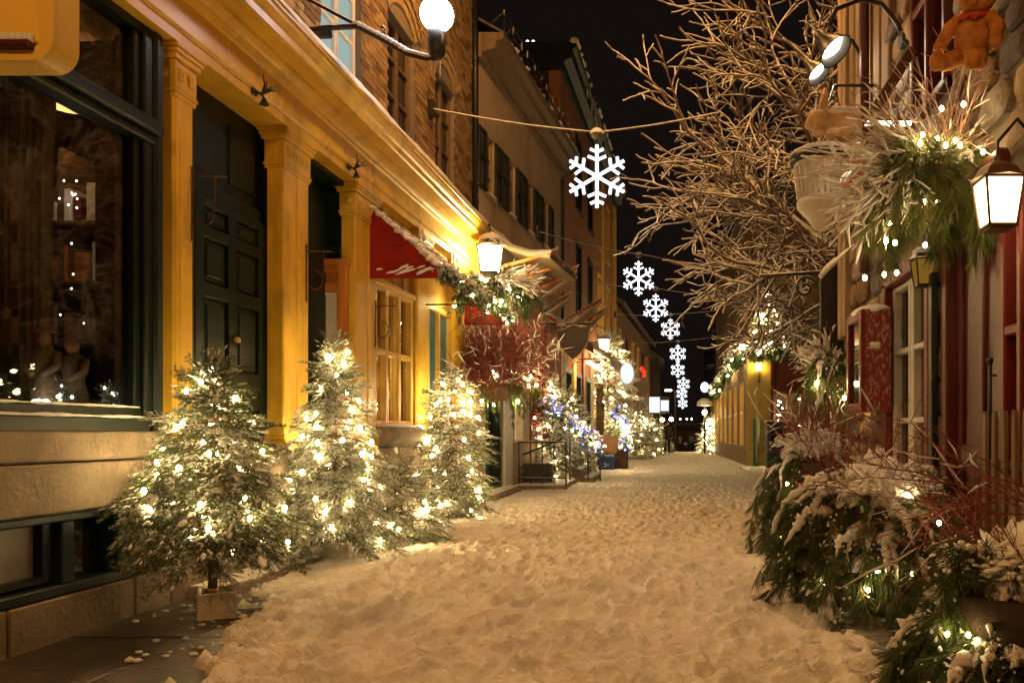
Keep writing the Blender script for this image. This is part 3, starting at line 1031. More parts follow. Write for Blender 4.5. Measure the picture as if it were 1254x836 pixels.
# --- red awning
aw = thing('awning', W3(FA, .4, 11.4, 3.0), 'red canvas awning with frosted snow over the yellow window', 'awning')
s0, s1 = 9.42, 13.5
pr = [(.0, 3.80), (.20, 3.62), (.45, 3.40), (.68, 3.20), (.78, 3.12)]
g = G(FA)
V = []
NN = 40
for s in np.linspace(s0, s1, NN):
    for d, z in pr: V.append((d, s, z + .01 * math.sin(s * 9) * d))
    V.append((.79, s, 2.98 + .012 * math.sin(s * 14)))
k = 6
i = np.arange(NN - 1)[:, None] * k; j = np.arange(k - 1)[None]
g.add(V, np.stack([i + j, i + j + 1, i + k + j + 1, i + k + j], -1).reshape(-1, 4), 0, True)
part(g, 'canopy', M_REDF, aw)
g = G(FA)
for s in (s0, s1):
    g = G(FA); g.prism(pr[:] + [(.79, 2.98), (.0, 2.98)], s - .006, s + .006, 1)
    part(g, 'side_panel', M_RED, aw)
g = G(FA)
rg = np.random.default_rng(21)
for k in range(420):
    s = rg.uniform(s0 - .03, s1 + .05); t = rg.random()
    if k < 230: t = rg.uniform(.75, 1.0)
    d = np.interp(t, [0, .25, .6, .87, 1], [p[0] for p in pr]); z = np.interp(t, [0, .25, .6, .87, 1], [p[1] for p in pr])
    g.ball((d + .01, s, z + .012), (.05, rg.uniform(.05, .13), rg.uniform(.01, .035)), 1, 0, .25, k)
for k in range(110):
    s = rg.uniform(s0, s1); L = rg.uniform(.03, .12)
    g.tube([(.797, s, 3.1), (.8, s + rg.normal(0, .01), 3.1 - L * .5), (.797, s + rg.normal(0, .02), 3.1 - L)], [.014, .01, .003], 4)
for k in range(16):
    d, z = rg.uniform(.1, .68), rg.uniform(3.03, 3.12)
    g.ball((d, s0 - .01, z), (rg.uniform(.04, .1), .01, .012), 1, 0, .2, k, Matrix.Rotation(rg.uniform(-.5, .1), 3, 'Y'))
part(g, 'snow', M_SNOW, aw, kind='stuff')
g = G(FA)
for s in (s0 + .05, (s0 + s1) / 2, s1 - .05):
    g.tube([(.0, s, 3.0), (.78, s, 3.0)], .012, 6); g.tube([(.0, s, 3.75), (.78, s, 3.1)], .012, 6)
g.tube([(.78, s0, 3.0), (.78, s1, 3.0)], .012, 6)
part(g, 'frame', M_BLACK, aw)
AWN_EDGE = [W3(FA, .80, s_, 3.10) for s_ in np.linspace(9.5, 13.45, 8)]
for k in range(2):                                    # little white scroll brackets above the awning
    g = G(FA)
    for q in range(2):
        s = 11.0 + q * .16 + k * 1.5
        t = np.linspace(0, 3.6, 12)
        g.tube([(.07 + .0 * t_, s + .05 * math.sin(t_), 3.86 + .06 * math.cos(t_)) for t_ in t] + [(.07, s - .03, 3.98)], .012, 6)
    solo(g, 'scroll_bracket', M_WHITE, ['pale curled bracket above the middle of the red awning', 'pale curled bracket above the far end of the red awning by the lantern'][k], 'bracket', 'pale curled brackets on the frieze')

# --- globe lamp on its arm


def globe_lamp(base, tip, label, e=E_GLOBE, rad=.155, snow=True):
    base = np.array(base); tip = np.array(tip)
    t = thing('globe_lamp', tuple(base), label, 'street lamp')
    u = tip - base
    g = G()
    n = u / np.linalg.norm(u)
    g.tube([base - n * .02, base + n * .04], .09, 12); g.tube([base + n * .02, base + n * .3], [.06, .05], 10)
    part(g, 'wall_mount', M_BLACK, t)
    g = G()
    pts = [base + u * q + np.array((0, 0, z)) for q, z in ((0, .02), (.2, .05), (.42, .06), (.6, -.06), (.78, -.2), (.92, -.25), (1, -.25))]
    g.tube(pts, [.03, .028, .026, .024, .022, .02, .02], 8)
    g.tube([tip + (0, 0, -.25), tip + (0, 0, -.1)], .02, 8)
    curl = [base + u * q + np.array((0, 0, z)) for q, z in ((-.1, .42), (.1, .3), (.34, .13), (.5, .03), (.58, -.02), (.62, .0), (.62, .05), (.6, .06))]
    g.tube(curl, .018, 7)
    part(g, 'arm', M_BLACKS, t)
    g = G()
    g.lathe([(.03, -.14), (.075, -.1), (.085, 0), (.085, .13), (.06, .15)], tip - (0, 0, .12), 14)
    part(g, 'socket', M_BLACK, t)
    g = G(); g.ball(tip + (0, 0, .17), rad, 3)
    part(g, 'globe', e, t)
    if snow:
        g = G()
        for q in np.linspace(.42, .98, 18):
            p = base + u * q; z = np.interp(q, [.42, .6, .78, .92, 1], [.06, -.06, -.2, -.25, -.25])
            g.ball(p + (0, 0, z + .028), (.05, .03, .022), 1, 0, .15, int(q * 100))
        for dx, L in ((-.05, .1), (-.02, .16), (.0, .07), (.03, .2)):
            p = tip + n * dx + (0, 0, -.26)
            g.tube([p, p - (0, 0, L * .6), p - (0, 0, L)], [.008, .006, .001], 5)
        part(g, 'snow', M_SNOW, t, kind='stuff')
    return t


gb = W3(FA, -.04, 7.75, 4.99)
globe_lamp(gb, at(535, 40, 7.75), 'lit white globe lamp on a snowy curled iron arm over the yellow cornice')

# --- yellow sign close by, hung from the wall
sg = thing('hanging_sign', at(20, 76, 3.3), 'plain yellow rounded sign board hanging high over the near shop window', 'sign')


def rrect(x0, x1, z0, z1, r, n=6):
    P = []
    for cx, cz, a0 in ((x1 - r, z1 - r, 0), (x0 + r, z1 - r, 90), (x0 + r, z0 + r, 180), (x1 - r, z0 + r, 270)):
        for k in range(n + 1):
            a = math.radians(a0 + 90 * k / n); P.append((cx + r * math.cos(a), cz + r * math.sin(a)))
    return P


x0, x1, z0, z1 = -3.42, -2.455, 2.695, 3.75
g = G(); g.prism(rrect(x0, x1, z0, z1, .09), 3.3, 3.42, 1); part(g, 'board', mat('sign_yellow', (.82, .56, .10), .4, .05, 3), sg)
g = G()
outer = rrect(x0, x1, z0, z1, .09); inner = rrect(x0 + .045, x1 - .045, z0 + .045, z1 - .045, .06)
n = len(outer)
for ring, yb in ((0, 0),):
    V = [(p[0], 3.275, p[1]) for p in outer] + [(p[0], 3.275, p[1]) for p in inner] + [(p[0], 3.302, p[1]) for p in outer] + [(p[0], 3.302, p[1]) for p in inner]
    F = []
    for k in range(n):
        q = (k + 1) % n
        F += [(k, q, n + q, n + k), (k, q, 2 * n + q, 2 * n + k), (n + k, n + q, 3 * n + q, 3 * n + k)]
    g.add(V, F)
part(g, 'rim', mat('sign_yellow', (.82, .56, .10)), sg)
g = G(); g.box(-2.95, -2.53, 3.24, 3.302, 2.735, 2.765, 0, .006); part(g, 'ledge', M_REDP, sg)
g = G()
for k in range(14): g.ball((-2.93 + k * .029, 3.265, 2.767 + (.008 if k > 9 else 0)), (.03, .02, .006 + .02 * (k > 9)), 1, 0, .2, k)
part(g, 'snow', M_SNOW, sg, kind='stuff')
g = G(); g.tube([(-3.56, 3.36, 3.9), (-2.6, 3.36, 3.9)], .02, 8)
for x in (-3.2, -2.7): g.tube([(x, 3.36, 3.9), (x, 3.36, 3.74)], .01, 6)
part(g, 'bracket', M_BLACK, sg)

# --- shop interior goods, set against the end wall of the shop
g = G(FA); g.box(-1.5, -.5, 6.42, 6.5, 1.2, 4.0); g.box(-1.5, -.32, 5.72, 6.42, 1.16, 1.225); g.box(-.52, -.34, 5.72, 6.42, 1.2, 4.0); part(g, 'end_wall', M_BROWNF, A)
sh = thing('shelf_unit', W3(FA, -1.0, 6.2, 1.225), 'dark shelf unit against the end wall inside the large shop window', 'shelf')
for z in (1.86, 2.32, 2.76):
    g = G(FA); g.box(-1.42, -.53, 5.98, 6.4, z - .03, z, 0, .005); part(g, 'shelf', mat('shelf_wood', (.12, .06, .03), .6, .3, 6), sh)
for d in (-1.44, -1.0, -.55):
    g = G(FA); g.box(d, d + .03, 6.0, 6.41, 1.225, 3.3); part(g, 'upright', mat('shelf_wood', (.12, .06, .03)), sh)
rg = np.random.default_rng(14)
KINDS_ = [('brown cardboard', M_CARD), ('red', M_REDL), ('pale cloth bound', M_CLOTH), ('tan', M_BROWND), ('orange wooden', M_ORW), ('white', M_WHITE)]
for li, z in enumerate((1.86, 2.32, 2.76)):
    d = -1.38; k = 0
    while d < -.62:
        w, h = rg.uniform(.04, .13), rg.uniform(.12, .34)
        nm_, mm = KINDS_[int(rg.integers(6))]
        g = G(FA); g.box(d, d + w, 6.02, 6.02 + rg.uniform(.1, .25), z + .001, z + h, 0, .006)
        solo(g, 'keepsake_box', mm, '%s box on the %s shelf of the shop window, %s from the back' % (nm_, ('lowest', 'middle', 'top')[li], ('first', 'second', 'third', 'fourth', 'fifth', 'sixth', 'seventh', 'eighth', 'ninth')[min(k, 8)]), 'box', 'boxes on the shop shelf')
        d += w + rg.uniform(.008, .05); k += 1
cu = G(FA)
sp = np.linspace(-.88, -.66, 26)
V = []
for d in sp:
    for z in np.linspace(1.5, 3.9, 8): V.append((d, 5.5 + .03 * math.sin(d * 120) + .02 * math.sin(z * 2), z))
i = np.arange(25)[:, None] * 8; j = np.arange(7)[None]
F = np.stack([i + j, i + j + 1, i + 8 + j + 1, i + 8 + j], -1).reshape(-1, 4)
cu.add(V, F, 0, True); cu.add(np.array(V) + (0, .015, 0), F, 0, True)
solo(cu, 'curtain', M_CLOTH, 'pale gathered curtain hanging inside the large shop window', 'curtain')


def figurine(s, d, h, label):
    t = thing('figurine', W3(FA, d, s, 1.225), label, 'figurine', 'carved couple in the shop window')
    g = G(FA); g.lathe([(.10, 0), (.115, .03), (.09, h * .35), (.062, h * .52), (.08, h * .64), (.072, h * .74), (.035, h * .8), (.03, h * .83)], (d, s, 1.225), 14)
    for q in (-1, 1):
        g.tube([(d + q * .075, s, 1.225 + h * .73), (d + q * .105, s - .05, 1.225 + h * .6), (d + q * .03, s - .08, 1.225 + h * .52)], [.03, .027, .02], 7)
    part(g, 'body', M_BROWND, t)
    g = G(FA); g.ball((d, s - .015, 1.225 + h * .88), (.042, .046, .055), 2, 0); g.ball((d, s - .06, 1.225 + h * .87), .010, 1, 0)
    part(g, 'head', M_FACE, t)
    g = G(FA); g.lathe([(.08, 0), (.078, .01), (.046, .016), (.044, .055), (.02, .07)], (d, s, 1.225 + h * .93), 14)
    part(g, 'hat', M_BROWND, t)


figurine(5.38, -.60, .68, 'taller carved figurine in a brimmed hat in the shop window')
figurine(5.45, -.47, .63, 'shorter carved figurine in a brimmed hat in the shop window')
g = G(FA); g.lathe([(.15, 0), (.10, .2), (.09, .22)], (-.72, 5.75, 3.5), 18, cap=False); g.tube([(-.72, 5.75, 3.6), (-.72, 5.75, 3.96)], .01, 6)
g.ball((-.72, 5.75, 3.58), .035, 2, 1)
solo(g, 'lampshade', [M_CLOTH, emit('shop_bulb', WARM, 380)], 'dim fabric lampshade seen through the upper shop window pane', 'lampshade')
rg = np.random.default_rng(31)
for k in range(9):
    d, z, s = rg.uniform(-1.0, -.75), rg.uniform(1.9, 3.0), rg.uniform(5.0, 5.4)
    t = G(FA); t.ball((d, s, z), (.026, .026, .04), 2, 0); t.tube([(d, s, z), (d, s, 3.9)], .003, 4)
    solo(t, 'hanging_ornament', mat('old_gold_bauble', (.34, .2, .08), .4, .3, 8), 'small gilded bauble hanging on a thread inside the large shop window', 'ornament', 'baubles hanging in the shop window')

# ------------------------------------------------------------------ plants: needle twigs, firs, pine boughs, twigs


def unit(v):
    v = np.asarray(v, float)
    return v / (np.linalg.norm(v, axis=-1, keepdims=True) + 1e-9)


def needles(rg, p0, p1, n, nl, w, frost, spread=1.0, droop=0.0):
    """needle triangles round a stem from p0 to p1 -> verts (n,3,3), material (n)"""
    p0 = np.asarray(p0, float); p1 = np.asarray(p1, float)
    d = unit(p1 - p0)
    t = rg.random(n)
    P = p0 + (p1 - p0) * t[:, None]
    ref = np.array([0, 0, 1.0]) if abs(d[2]) < .9 else np.array([1.0, 0, 0])
    a = unit(np.cross(d, ref)); b = np.cross(a, d)
    if b[2] < 0: b = -b
    an = rg.uniform(0, 6.283, n)
    perp = np.cos(an)[:, None] * a + np.sin(an)[:, None] * b
    th = rg.normal(.95, .2, n)[:, None] * spread
    D = unit(d * np.cos(th) + perp * np.sin(th) + np.array([0, 0, -droop]))
    L = nl * rg.uniform(.7, 1.15, n)[:, None]
    S = unit(np.cross(D, rg.normal(0, 1, (n, 3))))
    V = np.stack([P - S * w / 2, P + S * w / 2, P + D * L], 1)
    m = np.where(rg.random(n) < .45, 1, 0)
    m = np.where((np.sin(an) > -.1) & (rg.random(n) < frost), 2, m)
    return V, m


def branchlet(seed, nd=30, nl=.026, w=.0042, frost=.3, ns=7):
    rg = np.random.default_rng(seed)
    L = .30
    Vs, Ms = [], []
    pts = [np.array((0, 0, 0.0)), np.array((L * .5, 0, .012)), np.array((L, 0, -.012))]
    segs = [(pts[0], pts[1]), (pts[1], pts[2])]
    for k in range(ns):
        t = .12 + .8 * k / (ns - 1)
        base = np.array((L * t, 0, .01 * math.sin(t * 3)))
        a = (1 if k % 2 else -1) * rg.uniform(.6, 1.0)
        l = (.05 + .11 * (1 - t)) * rg.uniform(.8, 1.2)
        segs.append((base, base + np.array((math.cos(a), math.sin(a), rg.uniform(-.25, .1))) * l))
    for p, q in segs:
        n = max(8, int(nd * np.linalg.norm(q - p) / .1))
        v, m = needles(rg, p, q, n, nl, w, frost)
        Vs.append(v); Ms.append(m)
        s = unit(np.cross(q - p, (0, 0, 1))) * .0025
        Vs.append(np.array([[p - s, p + s, q]])); Ms.append(np.array([3]))
    V = np.concatenate(Vs).reshape(-1, 3); m = np.concatenate(Ms)
    return V, np.arange(len(V)).reshape(-1, 3), m


BR = {}
for key, nd, frost in (('near', 38, .27), ('frost', 36, .62), ('mid', 18, .34), ('far', 8, .5)):
    sc_ = {'near': 1, 'frost': 1, 'mid': 1.6, 'far': 2.6}[key]
    BR[key] = [branchlet(100 + q, nd, .029 * (1 + .25 * (sc_ - 1)), .0046 * sc_, frost, 8 if key in ('near', 'frost') else 5) for q in range(5)]


def white_twig(seed, nd, nl, w, ns):
    V, F, m = branchlet(seed, nd, nl, w, 0.0, ns)
    rg = np.random.default_rng(seed)
    return V, F, np.where(m == 3, 3, np.where(rg.random(len(m)) < .84, 2, 1))


WT = {'near': [white_twig(300 + q, 74, .0165, .0058, 6) for q in range(4)], 'mid': [white_twig(320 + q, 34, .020, .009, 5) for q in range(4)], 'far': [white_twig(340 + q, 12, .026, .014, 4) for q in range(3)]}
WT['frost'] = WT['near']


def snowlump(seed, sub=1):
    v, f = ICO[sub]
    rg = np.random.default_rng(seed)
    v = v.copy()
    ph = rg.uniform(0, 6.28, (3, 3)); w = rg.uniform(2, 4, (3, 3))
    q = sum(np.sin((v * w[i] + ph[i]).sum(1)) for i in range(3)) / 3
    v = v * (1 + .28 * q[:, None])
    v[:, 2] = np.where(v[:, 2] < 0, v[:, 2] * .35, v[:, 2])
    return v, f


LUMPS = [snowlump(k) for k in range(5)]


def basis(D, rg, roll=.3):
    """rotation matrices whose x column is D, z roughly up"""
    D = unit(D)
    up = np.array([0, 0, 1.0]) + rg.normal(0, roll, D.shape)
    Y = unit(np.cross(up, D)); Z = np.cross(D, Y)
    return np.stack([D, Y, Z], -1)


NEEDLE_MATS = [M_ND, M_NL, M_NF, M_TWIG]


def place(g, tpls, D, P, S, rg, roll=.3):
    """scatter branchlet templates: directions D, points P, scales S"""
    Rm = basis(D, rg, roll) * S[:, None, None]
    ch = rg.integers(0, len(tpls), len(P))
    for q, (V, F, m) in enumerate(tpls):
        k = ch == q
        if k.any():
            g.many(V, F, Rm[k], P[k], np.tile(m, int(k.sum())))


def lumps(g, D, P, sx, sy, sz, rg, m=0):
    Rm = basis(D, rg, .1)
    Rm = Rm * np.stack([sx, sy, sz], -1)[:, None, :]
    ch = rg.integers(0, len(LUMPS), len(P))
    for q, (V, F) in enumerate(LUMPS):
        k = ch == q
        if k.any(): g.many(V, F, Rm[k], P[k], m, True)


def fir_points(rg, base, H, Rm, z0, whorls, per, prof):
    """branch polylines -> branchlet (dir, pos, scale)"""
    D, P, S, tips, br = [], [], [], [], []
    bx, by, bz = base
    for w in range(whorls):
        t = w / (whorls - 1)
        z = z0 + (H - z0) * (t ** .92)
        r = Rm * np.interp(t, prof[0], prof[1])
        n = max(3, int(per * (.55 + .6 * r / Rm)))
        a0 = rg.uniform(0, 6.28)
        for k in range(n):
            a = a0 + k * 6.283 / n + rg.normal(0, .2)
            l = r * rg.uniform(.62, 1.22)
            rise = np.interp(t, [0, .5, 1], [-.10, .12, .8]) + rg.normal(0, .1)
            h = np.array((math.cos(a), math.sin(a), 0))
            zz = z + rg.normal(0, .03)
            pts = []
            for q in np.linspace(0, 1, 5):
                pts.append(np.array((bx, by, bz + zz)) + h * l * q + np.array((0, 0, l * (rise * q - .28 * q * q))))
            br.append(pts)
            m = max(2, int(l / .07))
            for j in range(m):
                q = .25 + .75 * (j + rg.random()) / m
                p = np.array([np.interp(q, np.linspace(0, 1, 5), [x[c] for x in pts]) for c in range(3)])
                d = pts[-1] - pts[-2]
                yaw = rg.normal(0, .8)
                d = np.array((d[0] * math.cos(yaw) - d[1] * math.sin(yaw), d[0] * math.sin(yaw) + d[1] * math.cos(yaw), d[2] - np.linalg.norm(d) * .08 + rg.normal(0, .02)))
                D.append(d); P.append(p); S.append(rg.uniform(.5, .95) * (1.0 - .25 * t))
            D.append(pts[-1] - pts[-2]); P.append(pts[-1] - unit(pts[-1] - pts[-2]) * .08); S.append(rg.uniform(.55, .8))
            tips.append(pts[-1])
    return np.array(D), np.array(P), np.array(S), np.array(tips), br


def fir(base, H, Rm, label, seed, lod='near', z0=.15, whorls=13, per=10, snow=.5, prof=((0, .12, .5, 1), (.85, 1, .62, .06)), group=None, trunk=.03, name='fir_tree', scale=1.0):
    rg = np.random.default_rng(seed)
    t = thing(name, tuple(base), label, 'fir tree', group)
    D, P, S, tips, br = fir_points(rg, base, H, Rm, z0, whorls, per, prof)
    S = S * scale
    g = G()
    bx, by, bz = base
    g.tube([(bx, by, bz), (bx + .01, by, bz + H * .4), (bx, by + .01, bz + H * .8), (bx, by, bz + H * 1.0)], [trunk, trunk * .75, trunk * .4, .006], 8)
    if lod != 'far':
        for pts in br: g.tube(pts, np.linspace(.008, .0025, 5), 4, cap=False)
    part(g, 'trunk', M_TRUNK, t)
    g = G()
    rr_ = np.hypot(P[:, 0] - bx, P[:, 1] - by)
    wk = rg.random(len(P)) < snow * .62 * (.65 + .7 * np.clip((P[:, 2] - bz) / H, 0, 1)) * np.clip(rr_ / (Rm * .35), .3, 1)
    place(g, BR[lod], D[~wk], P[~wk], S[~wk], rg)
    place(g, WT[lod], D[wk], P[wk], S[wk] * .92, rg)
    # leader
    n = 5
    place(g, BR[lod], np.array([(.1, 0, 1.0)] * n) + rg.normal(0, .1, (n, 3)), np.array([(bx, by, bz + H * (.9 + .08 * k / n)) for k in range(n)]), np.full(n, .45 * scale), rg)
    part(g, 'foliage', NEEDLE_MATS, t)
    if snow:
        g = G()
        for rep_ in range(8 if lod != 'far' else 3):
            k = rg.random(len(P)) < snow * (.7 + .9 * np.clip((P[:, 2] - bz) / H, 0, 1))
            yaw = rg.normal(0, .55, int(k.sum()))
            d = unit(D[k]); d = np.stack([d[:, 0] * np.cos(yaw) - d[:, 1] * np.sin(yaw), d[:, 0] * np.sin(yaw) + d[:, 1] * np.cos(yaw), d[:, 2]], 1); s = S[k]
            sx = .30 * s * rg.uniform(.035, .115, len(s)) * (1 if lod != 'far' else 1.6); sy = sx * rg.uniform(.28, .5, len(s)); sz = sx * rg.uniform(.2, .4, len(s))
            pos = P[k] + d * (.30 * s * rg.uniform(.1, .95, len(s)))[:, None] + np.array((0, 0, .006)) + rg.normal(0, .006, d.shape)
            if rep_ == 0: sx = sx * 1.9; sy = sy * 2.2; sz = sz * 1.7
            lumps(g, d, pos, sx, sy, sz, rg)
        part(g, 'snow', M_SNOW, t)
    return t, P, tips, S


BULB = None


def bulb_mesh(e, r):
    key = (e.name, r)
    if key not in bulb_mesh.c:
        g = G(); g.ball((0, 0, 0), (r, r, r * 1.35), 1); bulb_mesh.c[key] = g.mesh('bulb', e, (0, 0, 0))
    return bulb_mesh.c[key]


bulb_mesh.c = {}


def string_lights(base, pts, label, e=E_BULB, r=.016, group='warm string lights wound round plants', joined=False, wire=True):
    t = thing('string_lights', tuple(base), label, 'string lights', group)
    pts = np.asarray(pts)
    if wire and len(pts) > 2:
        g = G()
        V = []
        for a, b in zip(pts, pts[1:]):
            m = (a + b) / 2 - np.array((0, 0, .1 * np.linalg.norm(b - a)))
            g.tube([a - (0, 0, r), m, b - (0, 0, r)], .0028, 3, cap=False)
        part(g, 'wire', M_GREEN, t)
    if joined:
        g = G()
        V, F = ICO[1]
        k = len(pts)
        g.many(V, F, np.tile(np.eye(3) * r, (k, 1, 1)), pts, 0, True)
        part(g, 'bulb', e, t, kind='stuff')
    else:
        me = bulb_mesh(e, r)
        for p in pts: inst(me, 'bulb', p, t)
    return t


def tree_bulbs(rg, base, P, n, H):
    """bulbs on the outer twigs, in winding order"""
    rr = np.hypot(P[:, 0] - base[0], P[:, 1] - base[1])
    zz = P[:, 2] - base[2]
    lim = np.array([np.percentile(rr[np.abs(zz - z) < .14 * H], 55) if (np.abs(zz - z) < .14 * H).sum() > 3 else 0 for z in zz])
    c = np.where((rr >= lim * .95))[0]
    wgt = 1.0 / (np.maximum(rr[c], .04) * (1.25 - .55 * np.clip(zz[c] / H, 0, 1)))
    c = c[np.argsort(rg.random(len(c)) ** (1 / wgt))[::-1]]
    out = []
    mind = .62 * (H * .9 * rr.max() * 3.0 / n) ** .5
    for q in c:
        p = P[q]
        md = mind * (.5 + .5 * min(1, rr[q] / (rr.max() * .6)))
        if all(np.linalg.norm(p - o) > md for o in out):
            out.append(p)
        if len(out) >= n: break
    out = np.array(out)
    o = np.argsort(np.floor((out[:, 2] - base[2]) / H * 7) * 10 + np.arctan2(out[:, 1] - base[1], out[:, 0] - base[0]))
    out = out[o]
    d = out - np.array((base[0], base[1], 0)); d[:, 2] = 0
    k = rg.random(len(out)) < .3
    sh = np.where(k, -.06, .06)[:, None]
    return out + unit(d) * sh + np.array((0, 0, .012))


# --- boughs of long-needled pine


def tuft(seed, n=46, nl=.11, w=.0035, droop=.45):
    rg = np.random.default_rng(seed)
    V, m = needles(rg, (0, 0, 0), (.10, 0, 0), n, nl, w, .0, .42, droop)
    m = np.where(rg.random(n) < .25, 1, 0)
    V = V.reshape(-1, 3)
    return V, np.arange(len(V)).reshape(-1, 3), m


TUFT = [tuft(60 + k, 40, .12, .0042) for k in range(5)]
TUFTM = [tuft(80 + k, 22, .12, .008) for k in range(4)]


def boughs(t, rg, centre, n, reach, fall, az=(0, 6.283), lod=TUFT, snow=.6, mats=(M_NP, M_NP2), dens=1.0, rise=.35, lump=1.0, sc_=1.0, zs=0.0):
    """drooping pine boughs radiating from a planter; returns the points along them"""
    c = np.asarray(centre, float)
    D, P, SP, SD, allp, RIDGE = [], [], [], [], [], []
    gs = G()
    for k in range(n):
        a = rg.uniform(*az); l = reach * rg.uniform(.45, 1.1); f = fall * rg.uniform(.55, 1.15); r = rise * rg.uniform(.3, 1.2)
        h = np.array((math.cos(a), math.sin(a), 0))
        zo = -zs * rg.random() ** 1.3
        c0 = c + h * rg.uniform(0, .25) * reach + np.array((0, 0, rg.uniform(-.3, .1) * rise + zo))
        f = min(f, max(.12, c0[2] - .03)) if zs else f
        T = np.linspace(0, 1, 8)
        pts = np.array([c0 + h * l * (q ** .8) + np.array((0, 0, r * math.sin(q * 2.2) * .6 - f * q ** 2.3)) for q in T])
        pts += rg.normal(0, .012, pts.shape)
        gs.tube(pts, np.linspace(.007, .003, 8), 4, cap=False)
        if rg.random() < snow * .6: RIDGE.append(pts + h * .045 + np.array((0, 0, .03)))
        tt = np.linspace(.15, 1, max(4, int(9 * dens)))
        for q in tt:
            p = np.array([np.interp(q, T, pts[:, i]) for i in range(3)])
            i0 = min(6, int(q * 7)); d = unit(pts[i0 + 1] - pts[i0])
            for _ in range(2):
                D.append(d + rg.normal(0, .28, 3)); P.append(p + rg.normal(0, .012, 3))
            allp.append(p)
            if rg.random() < snow * (1.25 - q):
                SP.append(p + np.array((0, 0, .02))); SD.append(d)
    D = np.array(D); P = np.array(P)
    g = G()
    Rm = basis(D, rg, .5) * (rg.uniform(.75, 1.2, len(P)) * sc_)[:, None, None]
    ch = rg.integers(0, len(lod), len(P))
    for q, (V, F, m) in enumerate(lod):
        kk = ch == q
        g.many(V, F, Rm[kk], P[kk], np.tile(m, int(kk.sum())))
    part(g, 'foliage', list(mats), t)
    part(gs, 'stem', M_TRUNK, t, kind='stuff')
    if SP:
        SP = np.array(SP); SD = np.array(SD); m = len(SP)
        g = G()
        for ln in RIDGE:
            q0, q1 = rg.uniform(0, .25), rg.uniform(.45, .95)
            T2 = np.linspace(q0, q1, 26)
            rp = np.stack([np.interp(T2, np.linspace(0, 1, 8), ln[:, i]) for i in range(3)], 1) + rg.normal(0, .005, (26, 3))
            w = .033 * lump * rg.uniform(.6, 1.3) * (.45 + .85 * rg.random(26)) * np.interp(np.linspace(0, 1, 26), [0, .15, .7, 1], [.5, 1, .8, .2])
            rp[:, 2] += w * .45
            g.tube(rp, w, 7)
        for rep_ in range(5):
            s = rg.uniform(.2, .7, m) * lump
            j = rg.normal(0, 1, SP.shape) * np.array((.04, .04, .014)) * lump + SD * rg.normal(0, .04, (m, 1))
            lumps(g, SD + rg.normal(0, .5, SD.shape), SP + j, .019 * s, .014 * s, .011 * s, rg)
        part(g, 'snow', M_SNOW, t)
    return np.array(allp)


def twigs(t, rg, c, n, L, dirc, spread, m=M_TWIG, r=.006, snow=0.0, forks=3, bend=.25, sn_r=.018, name='twig', bs=.04):
    """bundle of bare twigs from c around direction dirc"""
    g = G(); gs = G()
    dirc = unit(np.asarray(dirc, float))
    tips = []
    for k in range(n):
        d = unit(dirc + rg.normal(0, spread, 3)); l = L * rg.uniform(.5, 1.1)
        pts = [np.asarray(c, float) + rg.normal(0, 1, 3) * (bs, bs, bs * .6)]
        dd = d.copy()
        for q in range(5):
            dd = unit(dd + rg.normal(0, bend * .4, 3) + np.array((0, 0, -.06 if snow else .02)))
            pts.append(pts[-1] + dd * l / 5)
        pts = np.array(pts)
        lines = [(pts, r)]
        for f in range(forks):
            i = int(rg.integers(1, 5)); e = unit(pts[i + 1 if i < 5 else i] - pts[i] + rg.normal(0, .09 * l, 3) + 1e-4); fl = l * rg.uniform(.2, .45)
            q = [pts[i]]
            for _ in range(3):
                e = unit(e + rg.normal(0, .18, 3) + np.array((0, 0, -.05 if snow else .02))); q.append(q[-1] + e * fl / 3)
            lines.append((np.array(q), r * .6))
        for p, rr in lines:
            g.tube(p, np.linspace(rr, rr * .4, len(p)), 4, cap=False)
            tips.append(p[-1])
            if snow and rg.random() < snow:
                a = 1 if len(p) < 5 else 2
                w = sn_r * rg.uniform(.5, 1.2)
                pp = p[a:] + np.array((0, 0, w * .5)) + rg.normal(0, .003, p[a:].shape)
                if len(pp) >= 3:
                    gs.tube(pp, np.interp(np.linspace(0, 1, len(pp)), [0, .3, .8, 1], [.4, 1, .9, .35]) * w, 6)
    part(g, name, m, t, kind='stuff')
    if gs.n: part(gs, 'twig_snow', M_SNOW, t, kind='stuff')
    return np.array(tips)


# --- the three big lit trees in front of the shop


def pot(cx, cy, hx, hy, h, rot, label, group='pale boxes holding the firs', m=M_POT):
    M = np.eye(4); c, s = math.cos(rot), math.sin(rot)
    M[:3, :3] = [[c, -s, 0], [s, c, 0], [0, 0, 1]]; M[:3, 3] = (cx, cy, 0.02)
    t = thing('planter_box', (cx, cy, 0.02), label, 'planter', group)
    g = G(M)
    e = .022
    g.box(-hx, hx, -hy, -hy + e, 0, h, 0, .006); g.box(-hx, hx, hy - e, hy, 0, h, 0, .006)
    g.box(-hx, -hx + e, -hy + e, hy - e, 0, h - .002, 0, .006); g.box(hx - e, hx, -hy + e, hy - e, 0, h - .002, 0, .006)
    part(g, 'box', m, t)
    g = G(M); g.box(-hx + e, hx - e, -hy + e, hy - e, .01, h * .8); part(g, 'soil', M_TRUNK, t)
    return t


T1 = (-2.93, 5.28, .09)
pot(-2.90, 5.28, .11, .15, .17, .5, 'pale square box holding the fir beside the basement window')
t1, P, tips, S = fir(T1, 1.50, .43, 'snow dusted potted fir with a spindly leader in front of the slim yellow column', 41, 'near', .42, 15, 13, .5, prof=((0, .1, .3, .6, .85, 1), (.8, 1, .93, .58, .24, .05)), group='lit firs along the shopfront')
rg = np.random.default_rng(1)
string_lights(T1, tree_bulbs(rg, T1, P, 46, 1.5), 'warm bulbs wound round the fir beside the basement window', r=.0135)
